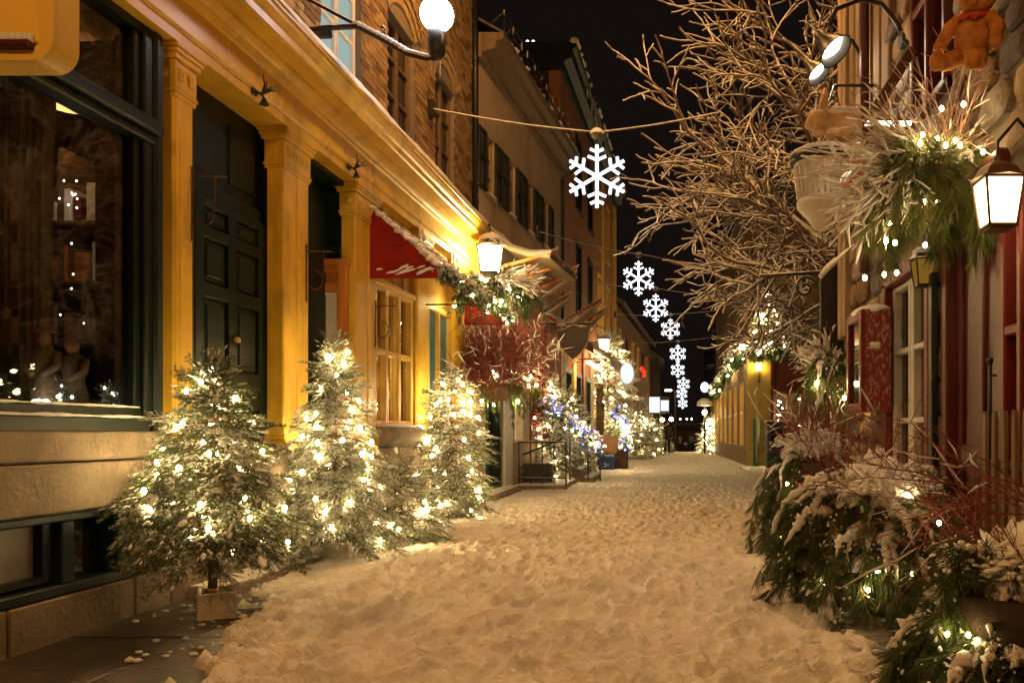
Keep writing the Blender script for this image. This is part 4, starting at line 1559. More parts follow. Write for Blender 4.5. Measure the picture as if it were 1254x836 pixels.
# bottle-like orange tie at the trunk
g = G(); g.tube([(T1[0], T1[1] - .01, .16), (T1[0], T1[1] - .01, .20)], .04, 10); solo(g, 'trunk_tie', M_ORW, 'orange band tied round the trunk of the potted fir', 'tie')

T2 = (-3.02, 7.45, .10)
pot(-3.07, 7.55, .19, .15, .18, .05, 'wide pale box holding the heavily frosted fir')
t2, P, tips, S = fir(T2, 1.85, .50, 'tall heavily frosted fir beside the orange door', 43, 'frost', .26, 18, 13, .85, prof=((0, .1, .4, .7, .9, 1), (.85, 1, .72, .36, .16, .04)), group='lit firs along the shopfront')
string_lights(T2, tree_bulbs(rg, T2, P, 50, 1.9), 'warm bulbs wound round the tall frosted fir by the orange door', r=.016)
T2b = (-2.72, 8.35, .05)
fir(T2b, .78, .42, 'low bushy frosted fir between the two taller lit firs', 44, 'frost', .05, 8, 11, .6, prof=((0, .3, .7, 1), (1, 1, .7, .15)), group='lit firs along the shopfront')
string_lights(T2b, np.array([T2b + np.array((.28, -.2, .36)), T2b + np.array((.33, -.18, .38)), T2b + np.array((-.1, -.3, .62)), T2b + np.array((.1, -.33, .2))]), 'few warm bulbs on the low bushy fir', r=.02)
T3 = (-2.98, 11.35, .05)
t3, P, tips, S = fir(T3, 1.95, .52, 'rounded lit fir standing before the blue door', 45, 'mid', .12, 18, 12, .5, prof=((0, .12, .5, .75, .92, 1), (.8, 1, .92, .62, .3, .06)), group='lit firs along the shopfront')
string_lights(T3, tree_bulbs(rg, T3, P, 52, 1.9), 'warm bulbs wound round the rounded fir before the blue door', r=.021)
g = G(); g.lathe([(.2, 0), (.24, .16), (.24, .2)], (T3[0], T3[1], .03), 14); solo(g, 'tub', M_POT, 'round tub half hidden under the rounded fir', 'tub')
# tiny lit trees in the shop window
for s, d, h, lb in ((5.22, -.38, .28, 'tiny lit tinsel tree at the feet of the carved couple'), (5.46, -.22, .26, 'tiny lit frosted tree at the end of the shop window')):
    b = W3(FA, d, s, 1.235)
    _, P, tips, S = fir(b, h, .13, lb, int(s * 100), 'near', .03, 7, 6, .25, scale=.45, trunk=.01, group='tiny trees in the shop window', name='tinsel_tree')
    string_lights(b, P[rg.integers(0, len(P), 16)] + np.array((.02, -.02, 0)), 'tiny white bulbs on the ' + lb[5:], E_WHITEB, .0065, 'tiny lights in the shop window', wire=False)
b = W3(FA, -.5, 5.15, 1.40)
string_lights(b, np.array([b + np.array((0, .022 * k, .004 * (k % 3))) for k in range(7)]), 'short cluster of white bulbs lying on the shop window ledge', E_WHITEB, .008, 'tiny lights in the shop window', wire=False)

rg = np.random.default_rng(4)
b = W3(FA, -1.0, 5.93, 2.9)
string_lights(b, np.array([W3(FA, rg.uniform(-1.15, -.8), 5.93, rg.uniform(2.82, 3.05)) for _ in range(11)]), 'cluster of tiny white bulbs on the top shelf in the shop window', E_WHITEB, .0042, 'tiny lights in the shop window', wire=False)
b = W3(FA, -.9, 5.93, 2.0)
string_lights(b, np.array([W3(FA, rg.uniform(-1.1, -.55), 5.9, rg.uniform(1.9, 2.6)) for _ in range(5)]), 'few scattered tiny bulbs before the lower shelves in the shop window', E_WHITEB, .0042, 'tiny lights in the shop window', wire=False)

# ------------------------------------------------------------------ stucco building with shutters
B = thing('stucco_building', W3(FB, -2, 3, 0), 'tan stucco house with dark louvred shutters and a tin roof', 'house')
bw_ = [(.48 + 1.38 * k, 1.0 + 1.38 * k, 5.55, 6.62) for k in range(4)]
gw = [(.5, 1.35, .15, 2.3), (2.2, 2.9, 1.0, 2.6), (3.5, 4.4, 1.0, 2.7), (5.0, 5.7, .4, 2.7)]
wall(FB, -.05, 6.45, -.1, 8.0, bw_ + gw, th=.3, mats=M_STUCCO, parent=B)
g = G(FB); g.box(-6, -.8, 0, 6.4, 0, 8.0); part(g, 'core', M_DARKW, B)
for k, o in enumerate(bw_):
    g = G(FB)
    for s in (o[0], (o[0] + o[1]) / 2 - .02, o[1] - .05): g.box(-.12, -.05, s, s + .05, o[2], o[3])
    for z in np.linspace(o[2] + .03, o[3] - .03, 4): g.box(-.12, -.055, o[0], o[1], z - .02, z + .02)
    g.box(-.1, .06, o[0] - .06, o[1] + .06, o[2] - .06, o[2], 0, .01)
    w = part(g, 'window', mat('tan_frame', (.3, .22, .13), .6, .2, 5), B)
    g = G(FB); g.box(-.11, -.1, o[0], o[1], o[2], o[3]); part(g, 'pane', M_DGL, w)
    g = G(FB); g.ball((.02, (o[0] + o[1]) / 2, o[2] + .01), (.06, .3, .035), 2, 0, .1, k); part(g, 'snow', M_SNOW, w)
    for a, b in ((o[0] - .44, o[0] - .01), (o[1] + .01, o[1] + .44)):
        g = G(FB)
        for s in (a, b - .045): g.box(.0, .05, s, s + .045, o[2], o[3])
        for z in (o[2], (o[2] + o[3]) / 2, o[3] - .05): g.box(.0, .05, a, b, z, z + .05)
        for z in np.arange(o[2] + .06, o[3] - .04, .048):
            g.add([(.008, a + .03, z + .03), (.008, b - .03, z + .03), (.042, b - .03, z), (.042, a + .03, z)], [(0, 1, 2, 3)])
        part(g, 'shutter', M_SHUT, B)
g = G(FB)
g.prism([(-.1, 7.75), (.1, 7.75), (.12, 7.85), (.35, 7.9), (.37, 8.02), (.5, 8.06), (.5, 8.16), (-.1, 8.2)], -.05, 6.5, 1); part(g, 'eave', M_BOARD, B)
g = G(FB); g.prism([(.5, 8.14), (.52, 8.17), (-2.2, 9.8), (-2.2, 9.7)], -.05, 6.5, 1); part(g, 'roof', M_ROOF, B)
g = G(FB)
rg = np.random.default_rng(6)
for k in range(90): g.ball((.46 - abs(rg.normal(0, .12)), rg.uniform(0, 6.4), 8.2 + .02), (.09, rg.uniform(.06, .2), rg.uniform(.02, .06)), 1, 0, .2, k)
part(g, 'snow', M_SNOW, B, kind='stuff')
for k in range(4):
    g = G(FB); a = .25 + k * 1.55
    for z in (8.32, 8.5, 8.68): g.tube([(.42, a, z), (.42, a + 1.15, z)], .014, 5)
    for q in (0, .57, 1.15): g.tube([(.42, a + q, 8.12), (.42, a + q, 8.7)], .014, 5); g.tube([(.42, a + q, 8.66), (.1, a + q, 8.4)], .012, 5)
    part(g, 'snow_guard', M_BLACKS, B)
g = G(FB)
g.tube([(.42, 6.4, 8.05), (.4, 6.42, 7.85), (.08, 6.4, 7.6), (.07, 6.4, 3.5)], .045, 8); part(g, 'downpipe', M_BLACK, B)
# ground floor openings
for k, o in enumerate(gw):
    g = G(FB)
    for s in (o[0], o[1] - .07): g.box(-.15, .03, s, s + .07, o[2], o[3], 0, .008)
    for z in (o[2], o[3] - .07): g.box(-.15, .032, o[0], o[1], z, z + .07, 0, .008)
    if k:
        g.box(-.13, -.05, (o[0] + o[1]) / 2 - .02, (o[0] + o[1]) / 2 + .02, o[2], o[3])
        for z in np.linspace(o[2], o[3], 5)[1:-1]: g.box(-.13, -.055, o[0], o[1], z - .015, z + .015)
    w = part(g, 'door_frame' if k == 0 else 'window', M_REDL if k == 2 else M_WHITE if k == 1 else M_TEAL, B)
    g = G(FB); g.box(-.12, -.11, o[0], o[1], o[2], o[3]); part(g, 'door' if k == 0 else 'pane', [M_TEAL, E_LITW, M_DGL, E_LITW][k], w)
g = G(FB); g.box(0, .09, 4.52, 4.78, .3, 4.2, 0, .02); part(g, 'pilaster', M_REDL, B)
g = G(FB); g.box(0, .07, 1.5, 2.0, .1, 3.9, 0, .02); part(g, 'pilaster', M_WHITE, B)
# curved porch roof over the ground floor with snow
pv = [(-.02, 4.95), (.25, 4.68), (.55, 4.48), (.9, 4.36), (1.28, 4.33)]
pv2 = [(p[0], p[1] - .07) for p in pv]
g = G(FB); g.prism(pv + pv2[::-1], .12, 2.3, 1); pr_ = part(g, 'porch_roof', M_BOARD, B)
g = G(FB)
sn = []
for s in np.linspace(.06, 2.36, 16):
    for q in np.linspace(0, 1, 9):
        d = np.interp(q, np.linspace(0, 1, 5), [p[0] for p in pv]); z = np.interp(q, np.linspace(0, 1, 5), [p[1] for p in pv])
        sn.append((d + .02, s, z + (.085 if .06 < s < 2.36 else .0) + .02 * math.sin(s * 5 + q * 6)))
i = np.arange(15)[:, None] * 9; j = np.arange(8)[None]
g.add(sn, np.stack([i + j, i + j + 1, i + 9 + j + 1, i + 9 + j], -1).reshape(-1, 4), 0, True); part(g, 'snow', M_SNOW, pr_)
g = G(FB)
for s in (.2, 1.2, 2.2): g.tube([(.0, s, 4.05), (1.3, s, 4.36)], .035, 6)
part(g, 'rafter', M_ORW, pr_, kind='stuff')

# flagpoles with furled frosted flags
for k, (a, b, Yp) in enumerate((((632, 338), (680, 307), 15.4), ((655, 360), (706, 328), 17.2), ((640, 392), (698, 360), 18.6), ((672, 405), (736, 366), 20.4), ((680, 412), (743, 377), 21.6))):
    p, q = at(*a, Yp), at(*b, Yp + .25)
    p = p - (q - p) * .25
    t = thing('flagpole', tuple(p), ['first slanted orange flagpole beside the bright lantern', 'thick double flagpole with a furled frosted flag', 'slanted flagpole with a snowy furled flag below the double pole', 'long flagpole just over the dark shield sign', 'lowest flagpole touching the top of the dark shield sign'][k], 'flagpole', 'slanted flagpoles with furled snowy flags')
    g = G(); g.tube([p, (p + q) / 2, q], .03, 7)
    if k == 1: g.tube([p + (.0, .1, .07), q + (-.02, .1, .09)], .03, 7)
    part(g, 'pole', M_ORW, t)
    g = G()
    for u in np.linspace(.05, .98, 18): g.ball(p + (q - p) * u + (0, 0, .03), (.05, .03, .02), 1, 0, .2, int(u * 50))
    part(g, 'snow', M_SNOW, t, kind='stuff')
    g = G()
    for w in range(3):
        f = [p + (q - p) * u + np.array((.03 * w, .05 * w, -.07 - .28 * math.sin(u * 3.0 + w * .4) * (.5 + .3 * w))) for u in np.linspace(.3, .98, 8)]
        g.tube(f, [.02, .05, .07, .075, .07, .06, .04, .02], 7)
    part(g, 'flag', mat('frosted_flag', (.34, .26, .19), .9, .3, 8, .3, 30, snow=.35), t)

# ------------------------------------------------------------------ brick building with the teal eave
C = thing('brick_building', W3(FC, -3, 6, 0), 'tall dark brick house with a teal wooden eave', 'house')
cw = [(2.6 + 2.4 * k, 3.5 + 2.4 * k, z, z + 1.9) for k in range(5) for z in (4.7, 7.7)]
cg = [(.6, 1.6, .3, 2.8), (2.2, 3.4, .9, 2.8), (4.4, 5.4, .3, 2.8), (6.4, 7.6, .9, 2.8), (8.8, 9.8, .3, 2.8), (10.8, 12.2, .9, 2.8)]
wall(FC, 0, 13, -.1, 10.75, cw + cg, th=.3, mats=M_REDBRICK, parent=C)
g = G(FC); g.box(-7, -.6, .02, 13, 0, 10.7); g.box(-7, -.3, 0, .02, 0, 10.75); part(g, 'core', M_DARKW, C)
for k, o in enumerate(cw + cg):
    g = G(FC)
    for s in (o[0] - .06, o[1] - .06): g.box(-.15, .03, s, s + .12, o[2], o[3])
    g.box(-.15, .05, o[0] - .1, o[1] + .1, o[2] - .1, o[2]); g.box(-.15, .04, o[0] - .1, o[1] + .1, o[3], o[3] + .12)
    g.box(-.13, -.06, (o[0] + o[1]) / 2 - .03, (o[0] + o[1]) / 2 + .03, o[2], o[3])
    for z in np.linspace(o[2], o[3], 4)[1:-1]: g.box(-.13, -.065, o[0], o[1], z - .02, z + .02)
    w = part(g, 'window', M_YELW if o[0] > 6 else M_TEAL, C)
    g = G(FC); g.box(-.12, -.11, o[0], o[1], o[2], o[3]); part(g, 'pane', E_LITW if k >= len(cw) and k % 2 == 0 else M_DGL, w)
g = G(FC); g.prism([(-.1, 10.4), (.08, 10.4), (.1, 10.6), (.3, 10.68), (.32, 10.9), (.42, 10.95), (.42, 11.1), (-7, 11.15), (-7, 10.7)], -.1, 13.1, 1); part(g, 'eave', M_TEAL, C)
g = G(FC)
for k in range(120): g.ball((.38 - abs(rg.normal(0, .1)), rg.uniform(-.1, 13), 11.12), (.12, rg.uniform(.08, .3), rg.uniform(.02, .09)), 1, 0, .2, k)
part(g, 'snow', M_SNOW, C, kind='stuff')
for a, b in ((8.3, 8.8), (12.4, 13.0)):
    g = G(FC); g.box(-.02, .06, a, b, 3.4, 10.4); part(g, 'trim', M_YELW, C)
for k, s in enumerate((.1, 1.8, 3.6, 5.6, 7.9, 10.0)):
    g = G(FC); g.box(-.02, .07, s, s + .42, 0, 4.0, 0, .02); part(g, 'pilaster', (M_POT, M_YELW, M_REDL)[k % 3], C)
for k, (px, py, Yp) in enumerate(((646, 53, 21.0), (653, 53, 21.2), (721, 143, 26.3))):
    p = at(px, py, Yp); g = G(); g.ball(p, (.05, .05, .075), 2)
    g.tube([p, p - (0, 0, .15)], .01, 5, 1)
    solo(g, 'roof_light', [emit('roof_lamp', (.9, .95, 1), 4), M_BLACK], ['tiny white lamp on the roof edge above the snow guards', 'tiny white lamp next to its twin on the flat roof', 'lone tiny white lamp low on the teal eave'][k], 'lamp')
# icicles under the eaves
g = G(FC)
for k in range(40):
    s = rg.uniform(.2, 12); d, z = ((.36, 10.9), (.1, 4.0))[k % 2]; L = rg.uniform(.15, .6)
    g.tube([(d, s, z), (d, s, z - L * .6), (d, s, z - L)], [.03, .02, .003], 5)
part(g, 'icicle', M_SNOW, C, kind='stuff')


def awning(M, s0, s1, z, proj, drop, m, label, snow=True, strip=None):
    t = thing('awning', W3(M, proj * .5, (s0 + s1) / 2, z - drop), label, 'awning', 'awnings farther up the street')
    g = G(M)
    g.prism([(0, z), (proj * .5, z - drop * .42), (proj, z - drop), (proj, z - drop - .2), (proj - .02, z - drop - .2), (proj - .02, z - drop - .03), (0, z - .05)], s0, s1, 1)
    part(g, 'canopy', m, t)
    if snow:
        g = G(M)
        for k in range(50):
            q = R.random(); g.ball((proj * q, R.uniform(s0, s1), z - drop * q + .02), (.14, .22, .05), 1, 0, .2, k)
        part(g, 'snow', M_SNOW, t, kind='stuff')
    if strip:
        g = G(M); g.box(proj * .4, proj * .5, s0 + .1, s1 - .1, z - drop - .1, z - drop - .06); part(g, 'light_strip', strip, t)
    return t


awning(FB, 4.3, 6.2, 4.0, .9, .6, M_RED, 'dark red awning beyond the shield sign')
awning(FC, 1.2, 4.2, 3.95, 1.15, .75, mat('pale_canvas', (.6, .45, .22), .8, .2, 5), 'pale glowing canopy over the brightest street lantern', strip=E_STRIP)
awning(FC, 7.0, 10.0, 3.6, 1.0, .6, M_BROWNF, 'brown snow laden awning beyond the oval sign')
awning(FC, 10.4, 12.8, 3.4, .9, .5, M_ORW, 'small orange lit awning near the white box sign', strip=E_STRIP)

# ------------------------------------------------------------------ far houses beyond
D_ = thing('far_house', W3(FD, -3, 8, 0), 'dark low house with a snowy roof past the brick house', 'house')
dw = [(1 + 2.6 * k, 2.1 + 2.6 * k, z, z + 1.5) for k in range(6) for z in (.9, 4.2)]
wall(FD, 0, 17, -.6, 6.6, dw, th=.3, mats=mat('brown_siding', (.16, .09, .05), .9, .3, 2, .3, 30), parent=D_)
g = G(FD); g.box(-6, -.6, 0.02, 17, -.6, 6.6); part(g, 'core', M_DARKW, D_)
for k, o in enumerate(dw):
    g = G(FD); g.box(-.15, .03, o[0], o[0] + .1, o[2], o[3]); g.box(-.15, .03, o[1] - .1, o[1], o[2], o[3]); g.box(-.15, .04, o[0], o[1], o[3] - .1, o[3])
    w = part(g, 'window', M_YELW if k % 3 else M_REDL, D_); g = G(FD); g.box(-.12, -.1, o[0], o[1], o[2], o[3]); part(g, 'pane', E_LITW if k % 2 == 0 and k % 3 else M_DGL, w)
g = G(FD); g.prism([(.35, 6.5), (.4, 6.65), (-3, 9.0), (-3, 8.8)], 0, 17, 1); part(g, 'roof', M_ROOF, D_)
E1 = thing('far_house', (-3.5, 60, -.6), 'far dark house closing the street behind the walking person', 'house')
g = G(); g.box(-9, -.4, 53, 75, -4, 6.0); part(g, 'wall', M_DARKW, E1)
g = G(); g.prism([(-9.3, 6.0), (-.1, 6.0), (-4.5, 9)], 52.8, 75.2, 1); part(g, 'roof', M_ROOF, E1)
for k in range(4):
    g = G(); g.box(-.42, -.36, 54 + k * 4, 55.2 + k * 4, 1.5, 3.0); part(g, 'window', M_YELW, E1)
E2 = thing('station_building', (2, 78, -4), 'dark boxy building with small lamps closing the end of the street', 'building')
g = G(); g.box(.9, 5.0, 76, 84, -6, 1.9); part(g, 'wall', mat('station_wall', (.26, .14, .07), .9, .3, 1), E2)
g = G(); g.box(.7, 5.2, 75.8, 84.2, 1.9, 2.1); part(g, 'roof', M_ROOF, E2)
for k, x in enumerate((1.1, 1.7, 2.2, 2.5, 3.9)):
    g = G(); g.box(x, x + .4, 75.9, 76, .2 - (k % 2) * .6, .9 - (k % 2) * .6); part(g, 'window', M_DGL, E2)
for k, px in enumerate((833, 841, 847)):
    g = G(); p = at(px, 513, 75.6); g.ball(p, .055, 2); g.tube([p, p - (0, 0, .5)], .04, 5, 1)
    solo(g, 'roof_light', [E_WHITEB, M_BLACK], ['small white lamp under the lowest snowflakes', 'middle small white lamp on the end building', 'small white lamp towards the tall board facade'][k], 'lamp')

# ------------------------------------------------------------------ lights over the street: snowflakes on cables


def snowflake(px, py, Y, rad, label, hub=True, wall_l=None, wall_r=None, side=2):
    c = at(px, py, Y)
    t = thing('snowflake_light', tuple(c), label, 'snowflake light', 'lit snowflakes hung over the street')
    w = rad * .055
    ar = None
    for k in range(6):
        if ar is None:
            g = G()
            g.tube([c, c + (0, 0, rad)], w, 6)
            for q, l in ((.52, .34), (.78, .25)):
                for sgn in (-1, 1):
                    b = c + (0, 0, rad * q)
                    g.tube([b, b + (sgn * l * rad * .85, 0, l * rad * .36)], w * .9, 6)
            ar = part(g, 'arm', E_FLAKE, t)
        else:
            o = ar.copy(); COL.objects.link(o); o.parent = t; o.rotation_euler = (0, math.radians(60 * k), 0); ORG[o] = ORG[t]
    g = G(); g.tube([c + (0, .02, rad * .5), c + (0, .02, rad * 1.35)], w * .35, 5); part(g, 'hanger', M_BLACK, t)
    if hub:
        h = c + (0, .02, rad * 1.42)
        ct = thing('cable', tuple(h), 'snow covered cable carrying ' + label, 'cable', 'snowy cables across the street')
        L = np.array(wall_l); Rr = np.array(wall_r)
        g = G()
        for e in (L, Rr):
            pts = [h + (e - h) * q - (0, 0, .10 * math.sin(q * math.pi) * np.linalg.norm(e - h) * .15) for q in np.linspace(0, 1, 10)]
            g.tube(pts, .015, 6)
        part(g, 'wire', M_CABLE, ct)
        g = G(); g.lathe([(.04, -.1), (.09, -.06), (.11, 0), (.06, .05), (.0, .07)], h, 12); part(g, 'hub', M_CABLE, ct)
        g = G(); g.box(L[0] - .03, L[0] + .05, L[1] - .06, L[1] + .06, L[2] - .12, L[2] + .12, 0, .01); part(g, 'anchor', M_BLACK, ct)
    return t


snowflake(731, 216, 12.0, .46, 'the largest lit snowflake high above the street', wall_l=at(527, 133, 11.75), wall_r=at(880, 138, 11.9))
snowflake(782, 341, 21.7, .46, 'the second lit snowflake in the row below the largest one', wall_l=at(657, 283, 18.2), wall_r=at(960, 330, 28))
snowflake(803, 377, 27, .46, 'the third lit snowflake in the row', wall_l=at(714, 345, 26.9), wall_r=at(925, 360, 36))
snowflake(821, 403, 35, .45, 'the fourth lit snowflake in the row', wall_l=at(753, 385, 33), wall_r=at(910, 375, 37))
snowflake(830, 433, 41, .45, 'the fifth lit snowflake, just above its neighbour', wall_l=at(770, 420, 40), wall_r=at(890, 410, 41))
snowflake(830, 453, 48, .45, 'the sixth lit snowflake, overlapping below the fifth', hub=False)
snowflake(837, 470, 54, .46, 'the seventh lit snowflake in the far overlapping cluster', hub=False)
snowflake(835, 482, 62, .46, 'the eighth lit snowflake in the far overlapping cluster', hub=False)
snowflake(836, 494, 70, .46, 'the last and lowest lit snowflake at the end of the street', hub=False)

# ------------------------------------------------------------------ lanterns and mid street objects


def lantern(c, s, label, e, cap=M_BLACKS, body=M_BLACK, group='wall lanterns', arm=None, pane=None, snow=True):
    """four sided glass lantern; c = centre of its glass, s = half width"""
    t = thing('wall_lantern', tuple(c), label, 'lantern', group)
    cx, cy, cz = c
    h = s * 1.25
    g = G()
    a0, a1 = s * .72, s
    for sx in (-1, 1):
        for sy in (-1, 1):
            g.tube([(cx + sx * a0, cy + sy * a0, cz - h), (cx + sx * a1, cy + sy * a1, cz + h)], s * .085, 5)
    for z, a in ((-h, a0), (h, a1)):
        for sx in (-1, 1):
            g.box(cx + sx * a - s * .07, cx + sx * a + s * .07, cy - a, cy + a, cz + z - s * .08, cz + z + s * .08)
            g.box(cx - a, cx + a, cy + sx * a - s * .07, cy + sx * a + s * .07, cz + z - s * .081, cz + z + s * .081)
    g.box(cx - a0 * .9, cx + a0 * .9, cy - a0 * .9, cy + a0 * .9, cz - h - s * .16, cz - h - .002)
    fr = part(g, 'frame', body, t)
    g = G()
    g.lathe([(s * 1.5, h * 1.02), (s * 1.3, h * 1.12), (s * 1.0, h * 1.5), (s * .5, h * 1.75), (s * .2, h * 1.85), (s * .2, h * 2.05), (0.002, h * 2.1)], (cx, cy, cz), 8, smooth=False)
    part(g, 'cap', cap, t)
    g = G()
    b0, b1 = a0 * .93, a1 * .93
    V = [(cx + sx * b0, cy + sy * b0, cz - h * .93) for sx, sy in ((-1, -1), (1, -1), (1, 1), (-1, 1))] + [(cx + sx * b1, cy + sy * b1, cz + h * .93) for sx, sy in ((-1, -1), (1, -1), (1, 1), (-1, 1))]
    g.add(V, [(0, 1, 5, 4), (1, 2, 6, 5), (2, 3, 7, 6), (3, 0, 4, 7), (3, 2, 1, 0), (4, 5, 6, 7)])
    part(g, 'glass', e, t)
    if arm is not None:
        g = G(); arm = np.array(arm); top = np.array((cx, cy, cz + h * 2.05))
        g.tube([arm, arm * .5 + top * .5 + (0, 0, s * 1.6), top + (0, 0, s * .8), top], s * .1, 6)
        g.tube([arm - (0, 0, s * .8), arm + (0, 0, s * .8)], s * .2, 8)
        part(g, 'arm', M_BLACK, t)
    if snow:
        g = G(); g.ball((cx, cy, cz + h * 1.6), (s * 1.05, s * 1.05, h * .42), 2, 0, .12, 4); part(g, 'snow', M_SNOW, t)
    return t


lc = at(600, 318, 13.3)
lantern(lc, .17, 'blazing lantern with a snow cap at the end of the yellow cornice', emit('blazing_lantern', (1.0, .72, .32), 210.0), arm=W3(FA, -.02, 13.9, 4.2))
lc2 = at(740, 424, 25.0)
lantern(lc2, .16, 'bright lantern under the pale canopy over the tall lit fir', E_LANT, arm=at(722, 410, 25.5))
lc3 = at(1222, 250, 4.18)
lantern(lc3, .095, 'glowing brown lantern with frosted panes beside the red door', emit('near_lantern', (1.0, .74, .38), 17.0), body=mat('bronze', (.10, .06, .03), .5, .3, 8), cap=mat('bronze', (.1, .06, .03)), arm=(1.93, 4.25, 2.72), snow=False)
lantern(at(1131, 334, 5.95), .075, 'small unlit black lantern, its amber glass given a faint glow, above the white window', E_AMB, arm=(1.94, 6.0, 2.6))
# dense snowy boughs with lights at the awning end
gt = thing('pine_garland', at(625, 355, 12.9), 'bright frosted pine garland hanging below the blazing lantern', 'garland')
rg = np.random.default_rng(77)
pp = boughs(gt, rg, at(612, 352, 13.0), 34, .62, .45, lod=TUFTM, snow=1.2, mats=(M_ND, M_NL), lump=1.2)
twigs(gt, rg, at(612, 345, 12.9), 26, .7, (1, -.2, .1), .4, M_TWIGB, .009, .9, 3, sn_r=.02)
string_lights(gt.location, pp[rg.integers(0, len(pp), 22)], 'warm bulbs in the garland below the blazing lantern', r=.026, joined=True, wire=False)

# hanging planter with pine and red dogwood on the stucco house
hp = thing('hanging_planter', at(610, 490, 14.6), 'hanging planter with dark pine boughs and a mass of red twigs on the stucco house', 'planter')
pc = at(612, 470, 14.6)
g = G(); g.lathe([(.1, -.3), (.28, -.12), (.33, .05), (.3, .06)], pc, 14); part(g, 'basket', M_TRUNK, hp)
pp = boughs(hp, rg, pc + (0, 0, .1), 46, .62, .62, lod=TUFTM, snow=.4)
tw = twigs(hp, rg, pc + (-.25, .15, .15), 260, 1.25, (-.05, 0, 1), .34, M_TWIG, .009, .16, 6, .9, sn_r=.012, bs=.28)
tw = twigs(hp, rg, pc + (.2, .15, .1), 120, .9, (.12, 0, .9), .36, M_TWIG, .009, .2, 6, .9, sn_r=.012, bs=.28)
string_lights(hp.location, pp[rg.permutation(len(pp))[:26]] + np.array((0, -.06, .03)), 'warm bulbs strewn over the hanging planter of red twigs', r=.024, wire=False)
# red berried vine on the wall beneath the awning end
vn = thing('dogwood_bush', at(590, 440, 14.0), 'dense red twig bush filling the wall under the awning end', 'bush')
twigs(vn, rg, at(588, 462, 13.95), 240, 1.4, (0, 0, 1), .3, M_TWIG, .009, .16, 6, .9, sn_r=.012, bs=.28)

# iron railing and basement entry
rl = thing('iron_railing', at(648, 600, 16.8), 'black iron railing with scrolls before the dark basement door', 'railing')
g = G()
x0, x1 = -3.5, -2.05
zt = 1.02
g.tube([(x0, 16.8, zt), (x1, 16.8, zt)], .022, 6); g.tube([(x0, 16.8, .28), (x1, 16.8, .28)], .014, 6)
part(g, 'rail', M_BLACKS, rl)
for k in range(7):
    x = x0 + (x1 - x0) * k / 6
    g = G(); g.tube([(x, 16.8, .12), (x, 16.8, zt)], .014, 6); part(g, 'baluster', M_BLACK, rl)
for k, (x, z, r) in enumerate(((-3.2, .88, .13), (-2.9, .4, .16), (-2.55, .4, .16), (-2.3, .82, .12))):
    t = np.linspace(0, 5.4, 16); g = G(); g.tube([(x + r * (1 - q / 9) * math.cos(q), 16.78, z + r * (1 - q / 9) * math.sin(q)) for q in t], .012, 5); part(g, 'scroll', M_BLACK, rl)
g = G(); g.tube([(-2.95, 16.9, .75), (-2.1, 16.9, 1.1)], .02, 5); g.box(-3.05, -2.4, 17.3, 17.4, .12, .55); part(g, 'gate_panel', M_BLACK, rl)

# stone steps with the garland wound rail
st = thing('stone_steps', (-1.95, 19.4, 0), 'snowy stone steps with a landing further up the street', 'steps')
for k, (xa, xb, z0, z1) in enumerate(((-2.5, -1.66, -.05, .17), (-2.5, -1.88, .17, .37), (-2.5, -2.08, .37, .57))):
    g = G(); g.box(xa, xb, 18.9 + k * .01, 20.8 - k * .01, z0, z1, 0, .02); g.box(xa, xb - .03, 18.94, 20.76, z1, z1 + .04, 1, .015); part(g, 'step', [M_STONE, M_SNOW], st)
g = G(); hr = [at(664, 492, 18.0), at(698, 514, 18.2), at(720, 531, 18.5), at(735, 550, 18.8)]
g.tube(hr, .022, 6)
for p in hr[1:]: g.tube([p, (p[0], p[1], .1)], .016, 6)
part(g, 'handrail', M_BLACK, st)


def garland_line(name, label, pts, n, cat='garland', blue=0, white=0, r=.09, lod=TUFTM, br=.03, down=.5, group='pine garlands along the street'):
    t = thing(name, tuple(pts[0]), label, cat, group)
    pts = np.array(pts); q = np.linspace(0, 1, len(pts)); rg = np.random.default_rng(len(label))
    T = rg.random(n); P = np.stack([np.interp(T, q, pts[:, i]) for i in range(3)], 1) + rg.normal(0, r * .35, (n, 3))
    Dd = rg.normal(0, .6, (n, 3)) + np.array((0, 0, -down))
    Rm = basis(Dd, rg, .6) * (rg.uniform(.7, 1.2, n) * r / .09)[:, None, None]
    g = G(); ch = rg.integers(0, len(lod), n)
    for k, (V, F, m) in enumerate(lod):
        kk = ch == k; g.many(V, F, Rm[kk], P[kk], np.tile(m, int(kk.sum())))
    part(g, 'foliage', [M_ND, M_NL], t)
    g = G(); k = n
    for rep_ in range(4):
        lumps(g, rg.normal(0, 1, (k, 3)), P[:k] + np.array((0, -r * .15, r * .25)) + rg.normal(0, r * .45, (k, 3)), r * rg.uniform(.12, .5, k), r * rg.uniform(.1, .3, k), r * rg.uniform(.08, .22, k), rg)
    part(g, 'snow', M_SNOW, t)
    for cnt, e, nm in ((blue, E_BLUE, 'blue bulbs in the '), (white, E_BULB, 'warm bulbs in the ')):
        if cnt:
            T = rg.random(cnt); B_ = np.stack([np.interp(T, q, pts[:, i]) for i in range(3)], 1) + rg.normal(0, r * .7, (cnt, 3)) + np.array((0, -r * .8, 0))
            string_lights(pts[0], B_, (nm + label)[:90], e, br, 'string lights in the garlands', joined=True, wire=False)
    return t


garland_line('pine_garland', 'pine garland with blue lights winding down the stair rail', [p + (0, -.08, 0) for p in hr], 90, blue=34, white=10, r=.12, br=.02)
garland_line('pine_garland', 'low garland with blue lights by the cardboard box', [at(752, 500, 24.5), at(765, 520, 24.8), at(770, 548, 25)], 50, blue=20, white=8, r=.16, br=.03)


garland_line('pine_garland', 'frosted needle garland along the front edge of the red awning', AWN_EDGE, 330, white=18, r=.075, br=.016, down=.3)


